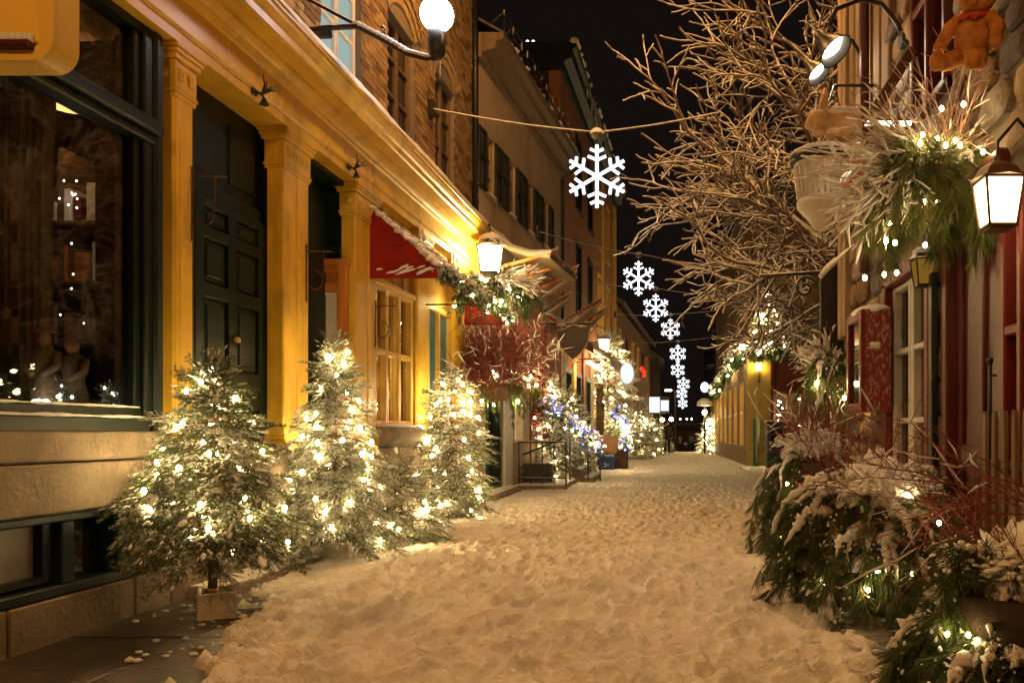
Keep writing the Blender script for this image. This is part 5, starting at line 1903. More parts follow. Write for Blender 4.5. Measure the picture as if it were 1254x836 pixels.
def far_fir(px, py, Y, H, Rm, label, seed, nb, br=.032, prof=((0, .15, .5, .8, 1), (.8, 1, .85, .45, .06)), whorls=15, per=11):
    b = at(px, py, Y); b[2] = max(b[2], -.02)
    _, P, tips, S = fir(b, H, Rm, label, seed, 'far', .1, whorls, per, .8, prof=prof, group='lit firs farther up the street', scale=1.9, trunk=.05)
    rg = np.random.default_rng(seed)
    string_lights(b, tree_bulbs(rg, b, P, nb, H), 'warm bulbs on the ' + label, r=br, group='warm string lights farther up the street', joined=True, wire=False, e=E_BULBF)


far_fir(668, 592, 19.0, 2.4, .55, 'glowing snowy fir behind the iron railing', 51, 70, .03)
far_fir(697, 585, 21.3, 2.0, .42, 'smaller glowing fir beside the stair garland', 52, 44, .03)
far_fir(744, 560, 27.7, 4.0, .85, 'tall blazing fir under the pale canopy', 53, 130, .042, prof=((0, .2, .6, .85, 1), (.6, .9, 1, .7, .2)))
far_fir(783, 556, 36, 1.9, .6, 'bushy lit fir beyond the brown box', 54, 34, .04)
far_fir(797, 556, 41, 1.6, .5, 'small lit fir near the box sign', 55, 26, .04)
far_fir(812, 557, 47.5, 1.5, .35, 'small white lit fir next to the walking person', 56, 44, .045)
far_fir(872, 556, 49.0, 2.1, .75, 'white lit slanting fir at the foot of the board facade', 57, 90, .05)

# shield sign, oval sign, box sign
ss_ = thing('shield_sign', at(702, 440, 18.4), 'dark shield shaped sign with a gilded rim and no lettering', 'sign')
cxs = at(702, 418, 18.4)
SH = [(-20, 13), (-10, 15.5), (0, 21), (10, 18), (20, 18), (20, 8), (17.5, -3), (10, -14), (0, -23), (-8, -16), (-16, -7), (-20, 3)]
k_ = .0184
g = G(); g.prism([(cxs[0] + a * k_, cxs[2] + b * k_) for a, b in SH], 18.38, 18.46, 1); part(g, 'board', M_SHIELD, ss_)
g = G(); P = [(cxs[0] + a * k_, 18.37, cxs[2] + b * k_) for a, b in SH]; g.tube(P + [P[0]], .016, 6); part(g, 'rim', M_GOLD, ss_)
g = G(); g.tube([at(660, 396, 18.42), at(726, 396, 18.42)], .025, 6); part(g, 'bracket', M_BLACKS, ss_)
os_ = thing('oval_sign', at(768, 475, 23.5), 'white lit oval sign with a pale surround hanging over the street', 'sign')
c = at(768, 457, 23.5)
ov = [(c[0] + .185 * math.cos(a), c[2] + .30 * math.sin(a)) for a in np.linspace(0, 6.283, 28)[:-1]]
g = G(); g.prism(ov, 23.45, 23.55, 1); part(g, 'panel', E_SIGN, os_)
ov2 = [(c[0] + .235 * math.cos(a), c[2] - .045 + .37 * math.sin(a)) for a in np.linspace(0, 6.283, 28)[:-1]]
g = G(); g.prism(ov2, 23.5, 23.6, 1); part(g, 'surround', M_POT, os_)
g = G(); g.tube([(-2.5, 23.55, c[2] + .42), (c[0], 23.55, c[2] + .42), (c[0], 23.55, c[2] + .3)], .02, 6); part(g, 'bracket', M_BLACKS, os_)
ls_ = thing('box_sign', at(805, 505, 47), 'white glowing box sign in two panels by the walking person', 'sign')
for a, b, z0, z1 in ((795, 808, 486, 505), (809, 819, 490, 503)):
    p, q = at(a, z1, 47), at(b, z0, 47); g = G(); g.box(p[0], q[0], 46.9, 47.1, p[2], q[2]); part(g, 'panel', E_SIGN, ls_)
p, q = at(794, 506, 47.05), at(820, 485, 47.05); g = G(); g.box(p[0], q[0], 47.06, 47.2, p[2], q[2]); g.tube([p, (p[0] - .4, 47.1, p[2])], .03, 5); part(g, 'case', M_BLACK, ls_)
ns_ = G(); p = at(787, 462, 34); ns_.tube([p, p + (.1, 0, .25), p + (-.05, 0, .45)], .04, 6); ns_.tube([p + (.12, 0, .05), p + (-.12, 0, .4)], .035, 6)
solo(ns_, 'neon_sign', E_REDN, 'small red neon squiggle beyond the oval sign', 'neon sign')
for k, (px, py, Yp) in enumerate(((811, 514, 48.5), (822, 513, 48.8), (790, 514, 40))):
    g = G(); p = at(px, py, Yp); g.ball(p, .12, 2); g.tube([p, p + (0, 0, .35)], .03, 5, 1)
    solo(g, 'hanging_lamp', [E_LANT, M_BLACK], ['warm round lamp just over the walking person', 'second warm round lamp over the walking person', 'warm round lamp under the orange awning'][k], 'lamp', 'warm round lamps at the end of the street')
# street lamp post far
lp = thing('lamp_post', at(826, 545, 58), 'thin pale street lamp post at the end of the street', 'lamp post')
p, q = at(827, 548, 58), at(827, 478, 58); g = G(); g.tube([p - (0, 0, 1), q], .07, 8); g.tube([q, q - (.35, 0, -.05)], .05, 6); part(g, 'pole', M_BOARD, lp)
g = G(); g.box(q[0] - .75, q[0] - .25, 57.85, 58.15, q[2] - .05, q[2] + .07, 0, .03); part(g, 'lamp_head', emit('post_lamp', (1, .75, .5), 8), lp)

# wrapped post, recycling bin, boxes
g = G(); p = at(735, 560, 26.3); g.tube([p, p + (.02, 0, 1.0), p + (-.02, 0, 1.9), p + (.03, 0, 2.35)], [.09, .1, .11, .06], 10)
rgw = np.random.default_rng(3)
for k in range(120):
    z = rgw.uniform(0, 2.3); a = rgw.uniform(0, 6.28); g.ball(p + (.1 * math.cos(a), .1 * math.sin(a), z), (.04, .04, .06), 1, 0, .3, k)
solo(g, 'wrapped_post', mat('burlap', (.13, .085, .05), .95, .3, 12, .5, 40), 'post wrapped in brown burlap in front of the tall blazing fir', 'post')
bn = thing('recycling_bin', at(743, 573, 25.4), 'blue plastic recycling bin standing on the snow', 'bin')
b = at(743, 573, 25.4)
g = G()
z0 = .03
for (a0, a1) in ((-.27, .27),):
    V = [(b[0] - .23, 25.2, z0), (b[0] + .23, 25.2, z0), (b[0] + .23, 25.6, z0), (b[0] - .23, 25.6, z0), (b[0] - .29, 25.15, z0 + .42), (b[0] + .29, 25.15, z0 + .42), (b[0] + .29, 25.65, z0 + .42), (b[0] - .29, 25.65, z0 + .42)]
    g.add(V, [(0, 1, 5, 4), (1, 2, 6, 5), (2, 3, 7, 6), (3, 0, 4, 7), (3, 2, 1, 0)])
part(g, 'body', M_BIN, bn)
g = G()
for y in (25.14, 25.66): g.tube([(b[0] - .3, y, z0 + .42), (b[0] + .3, y, z0 + .42)], .022, 6)
for x in (-.3, .3): g.tube([(b[0] + x, 25.14, z0 + .42), (b[0] + x, 25.66, z0 + .42)], .022, 6)
part(g, 'rim', M_BIN, bn)
g = G()
for a in (0, 2.1, 4.2):
    g.box(b[0] - .05 + .05 * math.cos(a), b[0] + .03 + .05 * math.cos(a), 25.15, 25.17, z0 + .17 + .05 * math.sin(a), z0 + .2 + .05 * math.sin(a))
part(g, 'emblem', M_WHITE, bn)
M = np.eye(4); M[:3, :3] = np.array(Matrix.Rotation(.12, 3, 'Y')); M[:3, 3] = at(744, 543, 25.4)
g = G(M); g.box(-.31, .31, -.02, .02, -.26, .26, 0, .004); g.box(-.28, .3, .03, .06, -.3, .2, 0, .004); solo(g, 'cardboard', M_CARD, 'flattened cardboard box leaning in the blue bin', 'cardboard')
g = G(); b = at(761, 566, 26.0); g.box(b[0] - .22, b[0] + .2, 25.8, 26.3, .03, .62, 0, .02); g.box(b[0] - .24, b[0] + .22, 25.78, 26.32, .62, .66, 0, .01); solo(g, 'crate', M_BROWNF, 'dark brown crate standing behind the blue bin', 'crate')

# ------------------------------------------------------------------ old stone house with red woodwork
S_ = thing('stone_house', W3(FR, -2, 6, 0), 'old rubble stone house with red door, red trim and board corner', 'house')
ro = [(4.44, 4.72, -.1, 2.62), (4.76, 5.78, -.1, 2.72), (6.02, 7.08, .7, 2.45), (3.0, 3.9, 1.0, 2.7), (5.6, 6.4, 3.6, 5.4)]
wall(FR, 1.0, 8.80, -.1, 9.5, ro, d=-.03, th=.35, mats=M_MORTAR, parent=S_)
g = G(FR); g.box(-6, -.9, 1.0, 8.78, -.1, 9.5); g.box(-6, -.05, 8.78, 8.80, -.1, 9.5); part(g, 'core', M_DARKW, S_)
rg = np.random.default_rng(19)
cnt = 0
z = 0.0
while z < 6.3:
    h = rg.uniform(.13, .27)
    s = 3.2
    while s < 8.78:
        l = rg.uniform(.16, .5)
        a, b = s, min(s + l, 8.78)
        s += l + .012
        if any(a < o[1] + .05 and b > o[0] - .05 and z < o[3] + .03 and z + h > o[2] - .03 for o in ro):
            # trim against the opening
            ok = False
            for o in ro:
                if z < o[3] + .03 and z + h > o[2] - .03:
                    if a < o[0] - .14 < b: b = o[0] - .07; ok = True
                    elif a < o[1] + .14 < b: a = o[1] + .07; ok = True
            if not ok or b - a < .08 or any(a < o[1] + .05 and b > o[0] - .05 and z < o[3] + .03 and z + h > o[2] - .03 for o in ro): continue
        if z > 2.9 and a > 7.0: continue
        if z + h > 1.25 + .56 * b + .1: continue
        if z > 4.6 and a > 6.6: continue
        if cnt >= 298: continue
        cnt += 1
        g = G(FR)
        cx, cy_ = (a + b) / 2, z + h / 2
        hw, hh = (b - a) / 2, h / 2 - .006
        nq = 10
        P = []
        for q in range(nq):
            t = q * 6.283 / nq + .3
            c, s2 = math.cos(t), math.sin(t)
            k = (abs(c) ** 5 + abs(s2) ** 5) ** (-1 / 5)
            k *= rg.uniform(.9, 1.04)
            P.append((cx + hw * c * k, cy_ + hh * s2 * k))
        d = rg.uniform(.0, .04)
        V = [(-.08, p[0], p[1]) for p in P] + [(d - .02, p[0], p[1]) for p in P] + [(d, cx + (p[0] - cx) * .8, cy_ + (p[1] - cy_) * .78) for p in P] + [(d + rg.uniform(.004, .015), cx, cy_)]
        F4 = [(k, (k + 1) % nq, nq + (k + 1) % nq, nq + k) for k in range(nq)] + [(nq + k, nq + (k + 1) % nq, 2 * nq + (k + 1) % nq, 2 * nq + k) for k in range(nq)]
        n0 = g.n
        g.add(V, F4)
        g.f.append((np.array([(2 * nq + k, 2 * nq + (k + 1) % nq, 3 * nq) for k in range(nq)]) + n0, 0, False))
        part(g, 'stone', M_STONES[int(rg.choice(5, p=[.3, .25, .2, .1, .15]))], S_)
    z += h + .012
# board corner
bs = [7.02, 7.28, 7.5, 7.78, 7.98, 8.28, 8.5]
for k, (a, b) in enumerate(zip(bs, bs[1:])):
    g = G(FR); dd = .03 + (k % 2) * .012
    g.box(-.06, dd, a + .004, b - .004, 2.95, 9.4, 0, .012); part(g, 'board', M_BOARD, S_)
g = G(FR); g.box(-.06, .09, 8.5, 8.84, 2.2, 9.4, 0, .015); g.box(-.06, .11, 8.58, 8.72, 2.2, 9.4, 0, .015); part(g, 'corner_board', mat('pale_board', (.36, .26, .15), .8, .25, 3, .25, 30, stretch=(6, 6, .4)), S_)
g = G(FR); g.tube([(.09, 7.64, 2.7), (.09, 7.64, 9.4)], .045, 8); part(g, 'downpipe', M_REDP, S_, 'dark red downpipe')
# red door with vertical mouldings
g = G(FR)
g.box(-.25, .0, 4.72, 4.82, -.1, 2.74, 0, .012); g.box(-.25, .0, 5.68, 5.80, -.1, 2.74, 0, .012); g.box(-.25, .01, 4.72, 5.80, 2.62, 2.74, 0, .012)
g.box(-.25, .05, 4.68, 5.84, 2.74, 2.84, 0, .015)
df = part(g, 'door_frame', M_REDP, S_)
g = G(FR); g.box(-.2, -.1, 4.82, 5.68, -.08, 2.62)
for a, b in ((4.82, 4.92), (5.2, 5.3), (5.58, 5.68)): g.box(-.2, -.07, a, b, -.08, 2.62, 0, .01)
for a, b in ((-.08, .2), (1.0, 1.12), (2.5, 2.62)): g.box(-.2, -.072, 4.9, 5.6, a, b, 0, .01)
dr = part(g, 'door', M_REDP, df)
g = G(FR); g.tube([(-.02, 4.96, 1.0), (-.02, 4.96, 1.62)], .012, 8); g.ball((-.02, 4.96, 1.64), .022, 2)
for z in (1.05, 1.55): g.tube([(-.02, 4.96, z), (-.09, 4.96, z)], .008, 6)
part(g, 'door_handle', M_BLACK, df)
# narrow red-framed side window
g = G(FR)
for s in (4.44, 4.66): g.box(-.2, .02, s, s + .06, .9, 2.62, 0, .01)
for z in (.9, 1.75, 2.56): g.box(-.2, .015, 4.44, 4.72, z, z + .06, 0, .01)
g.box(-.2, -.02, 4.44, 4.72, -.1, .9)
w = part(g, 'side_window', M_REDL, S_)
g = G(FR); g.box(-.12, -.11, 4.5, 4.66, .96, 2.56); part(g, 'pane', M_DGL, w)
# white window with red surround
g = G(FR)
g.box(-.2, .05, 7.08, 7.2, .6, 2.5, 0, .012); g.box(-.2, .05, 5.92, 6.02, .6, 2.5, 0, .012); g.box(-.2, .05, 5.92, 7.2, 2.45, 2.58, 0, .012)
ws = part(g, 'window_surround', M_REDL, S_)
g = G(FR)
for s in (6.04, 6.5, 6.58, 7.03): g.box(-.12, -.02, s, s + .055, .7, 2.45, 0, .01)
for z in (.7, 1.28, 1.86, 2.4): g.box(-.12, -.025, 6.04, 7.06, z, z + .045, 0, .008)
w = part(g, 'window', M_WHITE, ws)
for a, b in ((6.09, 6.5), (6.63, 7.03)):
    for c, d in ((.745, 1.28), (1.325, 1.86), (1.905, 2.4)):
        g = G(FR); g.box(-.09, -.085, a, b, c, d); part(g, 'pane', M_GLASS, ws)
g = G(FR); g.box(-.6, -.55, 5.9, 7.2, .5, 2.6); g.box(-.3, -.28, 6.1, 6.5, .75, 2.4); g.box(-.3, -.28, 6.66, 7.0, .75, 2.4); part(g, 'lace_curtain', M_CLOTH, ws)
g = G(FR); g.box(-.03, .14, 5.88, 7.24, .62, .69, 0, .01); part(g, 'window_sill', M_REDP, ws)
g = G(FR); g.ball((.05, 6.55, .70), (.12, .7, .07), 2, 0, .12, 3); part(g, 'snow', M_SNOW, ws)
# black shutter with lattice
g = G(FR); g.box(.0, .05, 5.83, 5.91, .9, 2.35, 0, .008); part(g, 'shutter', M_BLACK, S_)
# upper window
g = G(FR)
for s in (5.6, 5.98, 6.34): g.box(-.2, .04, s, s + .06, 3.6, 5.4, 0, .01)
for z in (3.6, 4.4, 5.34): g.box(-.2, .035, 5.6, 6.4, z, z + .06, 0, .01)
w = part(g, 'window', M_REDP, S_); g = G(FR); g.box(-.12, -.11, 5.6, 6.4, 3.6, 5.4); part(g, 'pane', M_DGL, w)
g = G(FR); g.prism([(.5, 9.4), (.5, 9.55), (-6, 12.5), (-6, 9.4)], .9, 8.95, 1); part(g, 'roof', M_ROOF, S_)

# gooseneck lamps
gt_ = thing('gooseneck_lamp', (1.95, 6.6, 4.3), 'black gooseneck wall lamp with its lit bulb turned to the stone wall', 'lamp', 'gooseneck lamps on the stone house')


def goose(t, Yp, tip, base, s):
    g = G(); base = np.array(base); tip = np.array(tip)
    g.tube([base + (.02, 0, 0), base + (-.03, 0, 0)], .07, 10)
    pts = [base, base + (-.05, 0, .14), base * .72 + tip * .28 + (0, 0, .30), base * .45 + tip * .55 + (0, 0, .34), base * .12 + tip * .88 + (0, 0, .26), tip + (0.02, 0, .12)]
    g.tube(pts, .02, 8); part(g, 'arm', M_BLACKS, t)
    ax = unit(np.array((.55, -.35, -.8)))
    rot = np.array(Vector((0, 0, -1)).rotation_difference(Vector(ax)).to_matrix())
    M = np.eye(4); M[:3, :3] = rot; M[:3, 3] = tip
    g = G(M); g.lathe([(.03 * s, .14 * s), (.05 * s, .12 * s), (.06 * s, .04 * s), (.155 * s, -.13 * s), (.165 * s, -.15 * s), (.15 * s, -.145 * s), (.05 * s, .03 * s)], (0, 0, 0), 18, cap=False); part(g, 'shade', M_BLACK, t)
    g = G(M); g.lathe([(.01, -.03 * s), (.09 * s, -.055 * s), (.105 * s, -.075 * s), (.08 * s, -.1 * s), (.0, -.108 * s)], (0, 0, 0), 16); part(g, 'bulb', E_SPOT, t)


goose(gt_, 6.6, (1.30, 6.6, 4.36), (1.93, 6.62, 4.38), .9)
gt2 = thing('gooseneck_lamp', (1.95, 7.9, 4.6), 'farther gooseneck lamp half hidden behind the first one', 'lamp', 'gooseneck lamps on the stone house')
goose(gt2, 7.9, (1.42, 7.9, 4.74), (1.97, 7.95, 4.7), .8)
# thin bright ledge, its brightness put in as a glowing underside; slanted board
g = G(FR); g.box(.02, .42, 6.3, 6.34, 3.60, 3.63, 0, .006); g.box(.05, .40, 6.29, 6.35, 3.585, 3.6, 1)
sl_ = solo(g, 'glowing_ledge', [M_BLACK, emit('strip_glow', (1, .85, .6), 14)], 'thin ledge with an added glowing underside projecting from the board wall under the gooseneck', 'lamp')
M = np.eye(4); M[:3, :3] = np.array(Matrix.Rotation(.55, 3, 'Y')); M[:3, 3] = (1.72, 6.15, 3.86)
g = G(M); g.box(-.04, .04, -.02, .02, -.27, .27, 0, .008); solo(g, 'slanted_board', M_BROWNF, 'dark slanted board bracket propped on the stone wall', 'board')

# plush bears and the white tub


def bear(name, loc, s, rot, label, m=M_TERRA, seed=0, ears=True):
    t = thing(name, tuple(loc), label, 'toy animal', 'plush animals on the stone house')
    M = np.eye(4); M[:3, :3] = np.array(rot) * s; M[:3, 3] = loc
    g = G(M)
    g.ball((0, 0, .30), (.20, .18, .26), 3, 0, .05, seed)
    g.ball((0, -.02, .66), (.19, .17, .17), 3, 0, .04, seed + 1)
    g.ball((0, -.17, .62), (.085, .08, .065), 2)
    for x in (-1, 1):
        if ears: g.ball((x * .15, 0, .80), (.07, .035, .07), 2)
        g.tube([(x * .14, -.02, .48), (x * .26, -.06, .38), (x * .30, -.14, .24)], [.075, .08, .065], 10); g.ball((x * .30, -.15, .22), .07, 2)
        g.tube([(x * .10, -.05, .12), (x * .17, -.22, .06), (x * .19, -.36, .05)], [.095, .095, .075], 10); g.ball((x * .19, -.40, .07), (.085, .06, .10), 2)
    part(g, 'body', m, t)
    g = G(M); g.ball((0, -.245, .645), (.028, .018, .02), 2)
    for x in (-1, 1): g.ball((x * .07, -.165, .70), .018, 2)
    part(g, 'face', M_BLACK, t)
    g = G(M); a = np.linspace(0, 6.283, 14); g.tube([(.15 * math.cos(q), -.02 + .14 * math.sin(q), .50) for q in a], .025, 6)
    for x in (-1, 1): g.ball((x * .06, -.17, .49), (.055, .02, .035), 2)
    part(g, 'ribbon', M_RIB, t)
    return t


RX = Matrix.Rotation
bear('teddy_bear', (1.76, 4.7, 3.30), .54, RX(-.75, 3, 'Z') @ RX(.25, 3, 'Y') @ RX(.3, 3, 'X'), 'large orange plush bear clinging high on the stone wall with a red bow')
tub = thing('hanging_tub', at(1006, 230, 7.4), 'white ribbed hanging tub with a snowy green rim beside the board corner', 'tub')
tc_ = at(1008, 240, 7.4)
g = G()
prof_t = [(.02, -.32), (.08, -.30), (.13, -.22), (.20, -.14), (.235, -.10), (.24, -.06), (.22, -.04), (.235, .1), (.26, .26), (.275, .30)]
g.lathe(prof_t, tc_, 26)
for k in range(26):
    a = k * 6.283 / 26
    g.tube([tc_ + (.222 * math.cos(a), .222 * math.sin(a), -.03), tc_ + (.262 * math.cos(a), .262 * math.sin(a), .25)], .012, 4)
part(g, 'body', M_TUB, tub)
g = G(); g.lathe([(.275, .28), (.30, .29), (.30, .35), (.28, .355), (.02, .34)], tc_, 26); part(g, 'rim', M_GREEN, tub)
g = G(); g.lathe([(.30, .35), (.29, .385), (.2, .43), (.05, .45), (.001, .45)], tc_, 20); part(g, 'snow', M_SNOW, tub)
g = G()
for a in (0, 2.1, 4.2): g.tube([tc_ + (.28 * math.cos(a), .28 * math.sin(a), .35), tc_ + (0.1, 0, 1.0)], .006, 4)
g.tube([tc_ + (.1, 0, 1.0), (1.95, 7.4, tc_[2] + 1.0)], .015, 6); part(g, 'hanger', M_BLACK, tub)
rb = thing('toy_rabbit', tc_ + np.array((.0, -.05, .42)), 'pale plush rabbit with one upright ear sitting in the snowy tub', 'toy animal', 'plush animals on the stone house')
q = tc_ + (.04, -.12, .47)
g = G()
g.ball(q + (.10, 0, .12), (.19, .13, .14), 3, 0, .04, 3); g.ball(q + (-.11, -.03, .15), (.105, .09, .10), 3); g.ball(q + (-.19, -.05, .11), (.05, .05, .045), 2)
g.tube([q + (-.08, -.02, .2), q + (-.06, -.02, .32), q + (-.045, -.02, .45)], [.035, .042, .01], 10); g.tube([q + (-.06, .06, .2), q + (.02, .08, .26), q + (.1, .09, .27)], [.03, .04, .015], 8)
g.ball(q + (.0, -.12, .02), (.08, .05, .04), 2); g.ball(q + (-.12, -.1, .02), (.06, .05, .04), 2)
part(g, 'body', mat('pale_plush', (.6, .4, .22), .85, .15, 12, .4, 70), rb)
g = G(); g.ball(q + (.12, -.01, .215), (.17, .115, .055), 3, 0, .1, 2); part(g, 'snow', M_SNOW, rb)
bear('teddy_bear', tuple(at(1040, 262, 7.0)), .66, RX(.6, 3, 'Z') @ RX(.35, 3, 'X'), 'smaller orange plush bear leaning beside the white tub', M_TERRAS, 9)

# big hanging basket with lights
hb = thing('hanging_basket', at(1150, 260, 5.0), 'hanging basket of bright pine tufts, lights and snow laden twigs over the white window', 'planter')
bc = at(1142, 215, 5.15)
g = G(); g.lathe([(.05, -.3), (.2, -.2), (.27, -.02), (.25, .0)], bc, 14); g.tube([bc, (1.95, 5.3, bc[2] + .7)], .012, 6); part(g, 'basket', M_TRUNK, hb)
rg = np.random.default_rng(91)
pp = boughs(hb, rg, bc + (0, 0, -.02), 38, .42, .36, lod=TUFT, snow=.3, mats=(M_NP2, M_NP), rise=.32, lump=.6, sc_=1.2)
twigs(hb, rg, bc + (-.05, -.05, .05), 74, .70, (-.85, -.1, -.3), .30, M_TWIGB, .005, .85, 4, .35, sn_r=.0115)
twigs(hb, rg, bc + (0, 0, .1), 60, .62, (-.7, -.1, .35), .42, M_TWIGB, .005, .3, 4, .4, sn_r=.008)
twigs(hb, rg, bc + (.1, 0, .1), 46, .75, (.35, -.1, .8), .42, M_TWIGB, .0055, .12, 4, .45, sn_r=.008)
bp_ = [at(x, y, 4.9 + R.uniform(-.1, .1)) for x, y in ((1153, 133), (1180, 128), (1130, 165), (1148, 170), (1170, 172), (1127, 176), (1158, 178), (1176, 178), (1204, 186), (1142, 204), (1138, 218), (1132, 247), (1147, 245), (1090, 274), (1085, 295), (1096, 297), (1133, 300), (1098, 334), (1083, 336), (1059, 340))]
string_lights(hb.location, bp_, 'warm bulbs scattered through the big hanging basket', r=.0125, e=E_BULBS, wire=False)

# red show case with frosted front
sc2 = thing('show_case', at(1075, 505, 6.95), 'narrow red wooden show case with frosted front beside the white window', 'show case')
x0, x1, y0, y1, z0, z1 = 1.70, 1.935, 6.98, 7.55, 1.38, 2.26
g = G()
g.box(x0 + .01, x1, y0 + .01, y1 - .01, z0 + .01, z1 - .01)
g.box(x0, x1, y0, y0 + .03, z0, z1, 1, .008)
part(g, 'case', [M_REDL, M_REDFR], sc2)
g = G()
for y in (y0, y1 - .08): g.box(x0 - .03, x0 + .012, y, y + .08, z0, z1, 0, .008)
for z in (z0, z1 - .08): g.box(x0 - .03, x0 + .012, y0 + .08, y1 - .08, z, z + .08, 0, .008)
part(g, 'frame', M_REDL, sc2)
g = G(); g.box(x0 + .0, x0 + .008, y0 + .08, y1 - .08, z0 + .08, z1 - .08); part(g, 'pane', M_DGL, sc2)
g = G()
g.box(x0 + .05, x0 + .13, y0 - .02, y0, 1.92, 1.955, 0, .006); part(g, 'latch', M_WHITE, sc2)
g = G(); g.ball(((x0 + x1) / 2, (y0 + y1) / 2, z1), (.16, .32, .06), 2, 0, .15, 3); g.ball((x0 + .09, y0 - .015, 1.96), (.05, .025, .02), 2, 0, .1, 2); part(g, 'snow', M_SNOW, sc2, kind='stuff')

# dark round-topped board with scroll bracket
hs_ = thing('hanging_sign', at(1022, 430, 8.95), 'dark blank round topped sign board with snow on its edge beside the corner', 'sign')
p0 = at(1005, 430, 8.95); p1 = at(1040, 430, 8.95); zt = at(0, 318, 8.95)[2]
arc = [(p0[0] + (p1[0] - p0[0]) * q, zt - .22 + .22 * math.sin(math.pi * (.5 * q))) for q in np.linspace(0, 1, 8)]
g = G(); g.prism([(p0[0], p0[2])] + arc + [(p1[0], p1[2])], 8.93, 9.02, 1); part(g, 'board', mat('black_board', (.02, .012, .010), .6, .3, 6), hs_)
g = G(); g.tube([(a, 8.975, z + .03) for a, z in arc], [.03, .045, .05, .05, .05, .045, .04, .03], 8); part(g, 'snow', M_SNOW, hs_)
g = G(); c = at(986, 352, 9.0)
t = np.linspace(0, 9.5, 26); g.tube([(c[0] + .13 * (1 - q / 11) * math.cos(q), 9.0, c[2] + .13 * (1 - q / 11) * math.sin(q)) for q in t], .018, 6)
g.tube([at(930, 338, 9.0), at(1010, 333, 9.0)], .022, 6); part(g, 'scroll_bracket', M_BLACKS, hs_)

# picket fence
pf = thing('picket_fence', (1.84, 4.3, 0), 'short pale picket fence by the red framed side window', 'fence')
for k in range(6):
    x = 1.80; y = 4.62 - k * .13
    g = G(); g.prism([(y - .022, .02), (y + .022, .02), (y + .022, 1.28), (y + .01, 1.32), (y - .01, 1.32), (y - .022, 1.28)], x, x + .022, 0); part(g, 'picket', M_BOARD, pf)
for z in (.4, 1.0):
    g = G(); g.box(1.825, 1.85, 3.85, 4.7, z, z + .05, 0, .006); part(g, 'rail', M_BOARD, pf)

# street planters with drooping pine, twigs and snow


def street_planter(c, label, seed, n, reach, fall, top, ntw, tdir, L, sn=1.0, az=(0, 6.283), tw_r=.0055, lump=1.0, tsn=.2, red=.9, lod=TUFT):
    rg = np.random.default_rng(seed)
    t = thing('planter', (c[0], c[1], .02), label, 'planter', 'planters of pine boughs along the stone house')
    g = G(); g.lathe([(.24, .02), (.27, .1), (.30, top * .6), (.31, top * .72), (.29, top * .74), (.28, top * .66), (.01, top * .66)], (c[0], c[1], 0), 16)
    part(g, 'tub', M_DARKW, t)
    pp = boughs(t, rg, (c[0], c[1], top * .82), n, reach, fall, az, lod=lod, snow=sn, lump=lump, dens=1.0, rise=.30, zs=top * .62)
    g = G()
    v, f = ICO[4]
    v = v.copy()
    nz = vnoise(v[:, 0] * 3 + seed, v[:, 1] * 3, 5) * .6 + vnoise(v[:, 0] * 8, v[:, 1] * 8 + seed, 6) * .5 + vnoise(v[:, 0] * 17, v[:, 1] * 17, 7) * .4 + vnoise(v[:, 0] * 31, v[:, 1] * 31, 8) * .2 - .85
    v[:, 2] = np.where(v[:, 2] > 0, v[:, 2] * (1 + nz * 1.1), v[:, 2] * .5) + nz * .35
    v[:, :2] *= (1 + .5 * nz)[:, None]
    rr_ = np.hypot(v[:, 0], v[:, 1])
    v = v * (reach * .50, reach * .50, .14)
    v[:, 2] -= .13 * rr_ ** 2
    g.add(v + (c[0], c[1], top * .90), f, 0, True)
    k = 420
    a = rg.uniform(0, 6.28, k); r = reach * .75 * np.sqrt(rg.random(k))
    P = np.stack([c[0] + r * np.cos(a), c[1] + r * np.sin(a), top * (1.0 - .22 * (r / reach) ** 1.5) + rg.normal(0, .02, k)], 1)
    lumps(g, rg.normal(0, 1, (k, 3)) * (1, 1, .1), P, rg.uniform(.008, .028, k) * lump, rg.uniform(.006, .02, k) * lump, rg.uniform(.005, .014, k) * lump, rg)
    part(g, 'snow_cover', M_SNOW, t)
    tips = twigs(t, rg, (c[0], c[1], top * .85), ntw, L, tdir, .5, M_TWIG, tw_r, tsn, 4, .6, sn_r=.009, bs=.11)
    return t, pp


B1 = (1.46, 3.42)
t, pp = street_planter(B1, 'largest snow covered planter of drooping pine in front of the picket fence', 201, 62, .40, .40, .74, 34, (-.5, .1, .55), .6, sn=1.2, lump=1.0, tw_r=.0032, tsn=.0)
string_lights((1.4, 3.4, .3), [at(1186, 777, 3.2), at(1160, 776, 3.2), at(1150, 640, 3.4)], 'few warm bulbs in the largest planter by the picket fence', r=.0085, e=E_BULBS, wire=False)
B2 = (1.40, 5.5)
t, pp = street_planter(B2, 'snowy planter of pine and red dogwood under the white window', 203, 84, .62, .46, .98, 60, (-.3, 0, .6), .62, sn=1.1, lump=1.1, tw_r=.004, tsn=.0)
string_lights((1.4, 5.3, .5), [at(x, y, Yp + .25) for x, y, Yp in ((1113, 604, 5.0), (1123, 636, 4.9), (1107, 655, 4.85), (1074, 698, 4.7), (1063, 722, 4.72), (1117, 702, 4.7), (1009, 713, 5.0), (1095, 622, 5.0))], 'warm bulbs in the planter under the white window', r=.0115, e=E_BULBS, wire=False)
B3 = (1.42, 7.9)
t, pp = street_planter(B3, 'tall planter of drooping pine with red twigs near the house corner', 205, 56, .55, .5, 1.25, 90, (-.1, -.1, .9), .62, sn=.7, tw_r=.006, tsn=.12)
string_lights((1.4, 7.9, .5), [at(957, 657, 7.3), at(964, 592, 7.3), at(975, 605, 7.3)], 'few warm bulbs low in the tall planter near the house corner', r=.012, e=E_BULBS, wire=False)
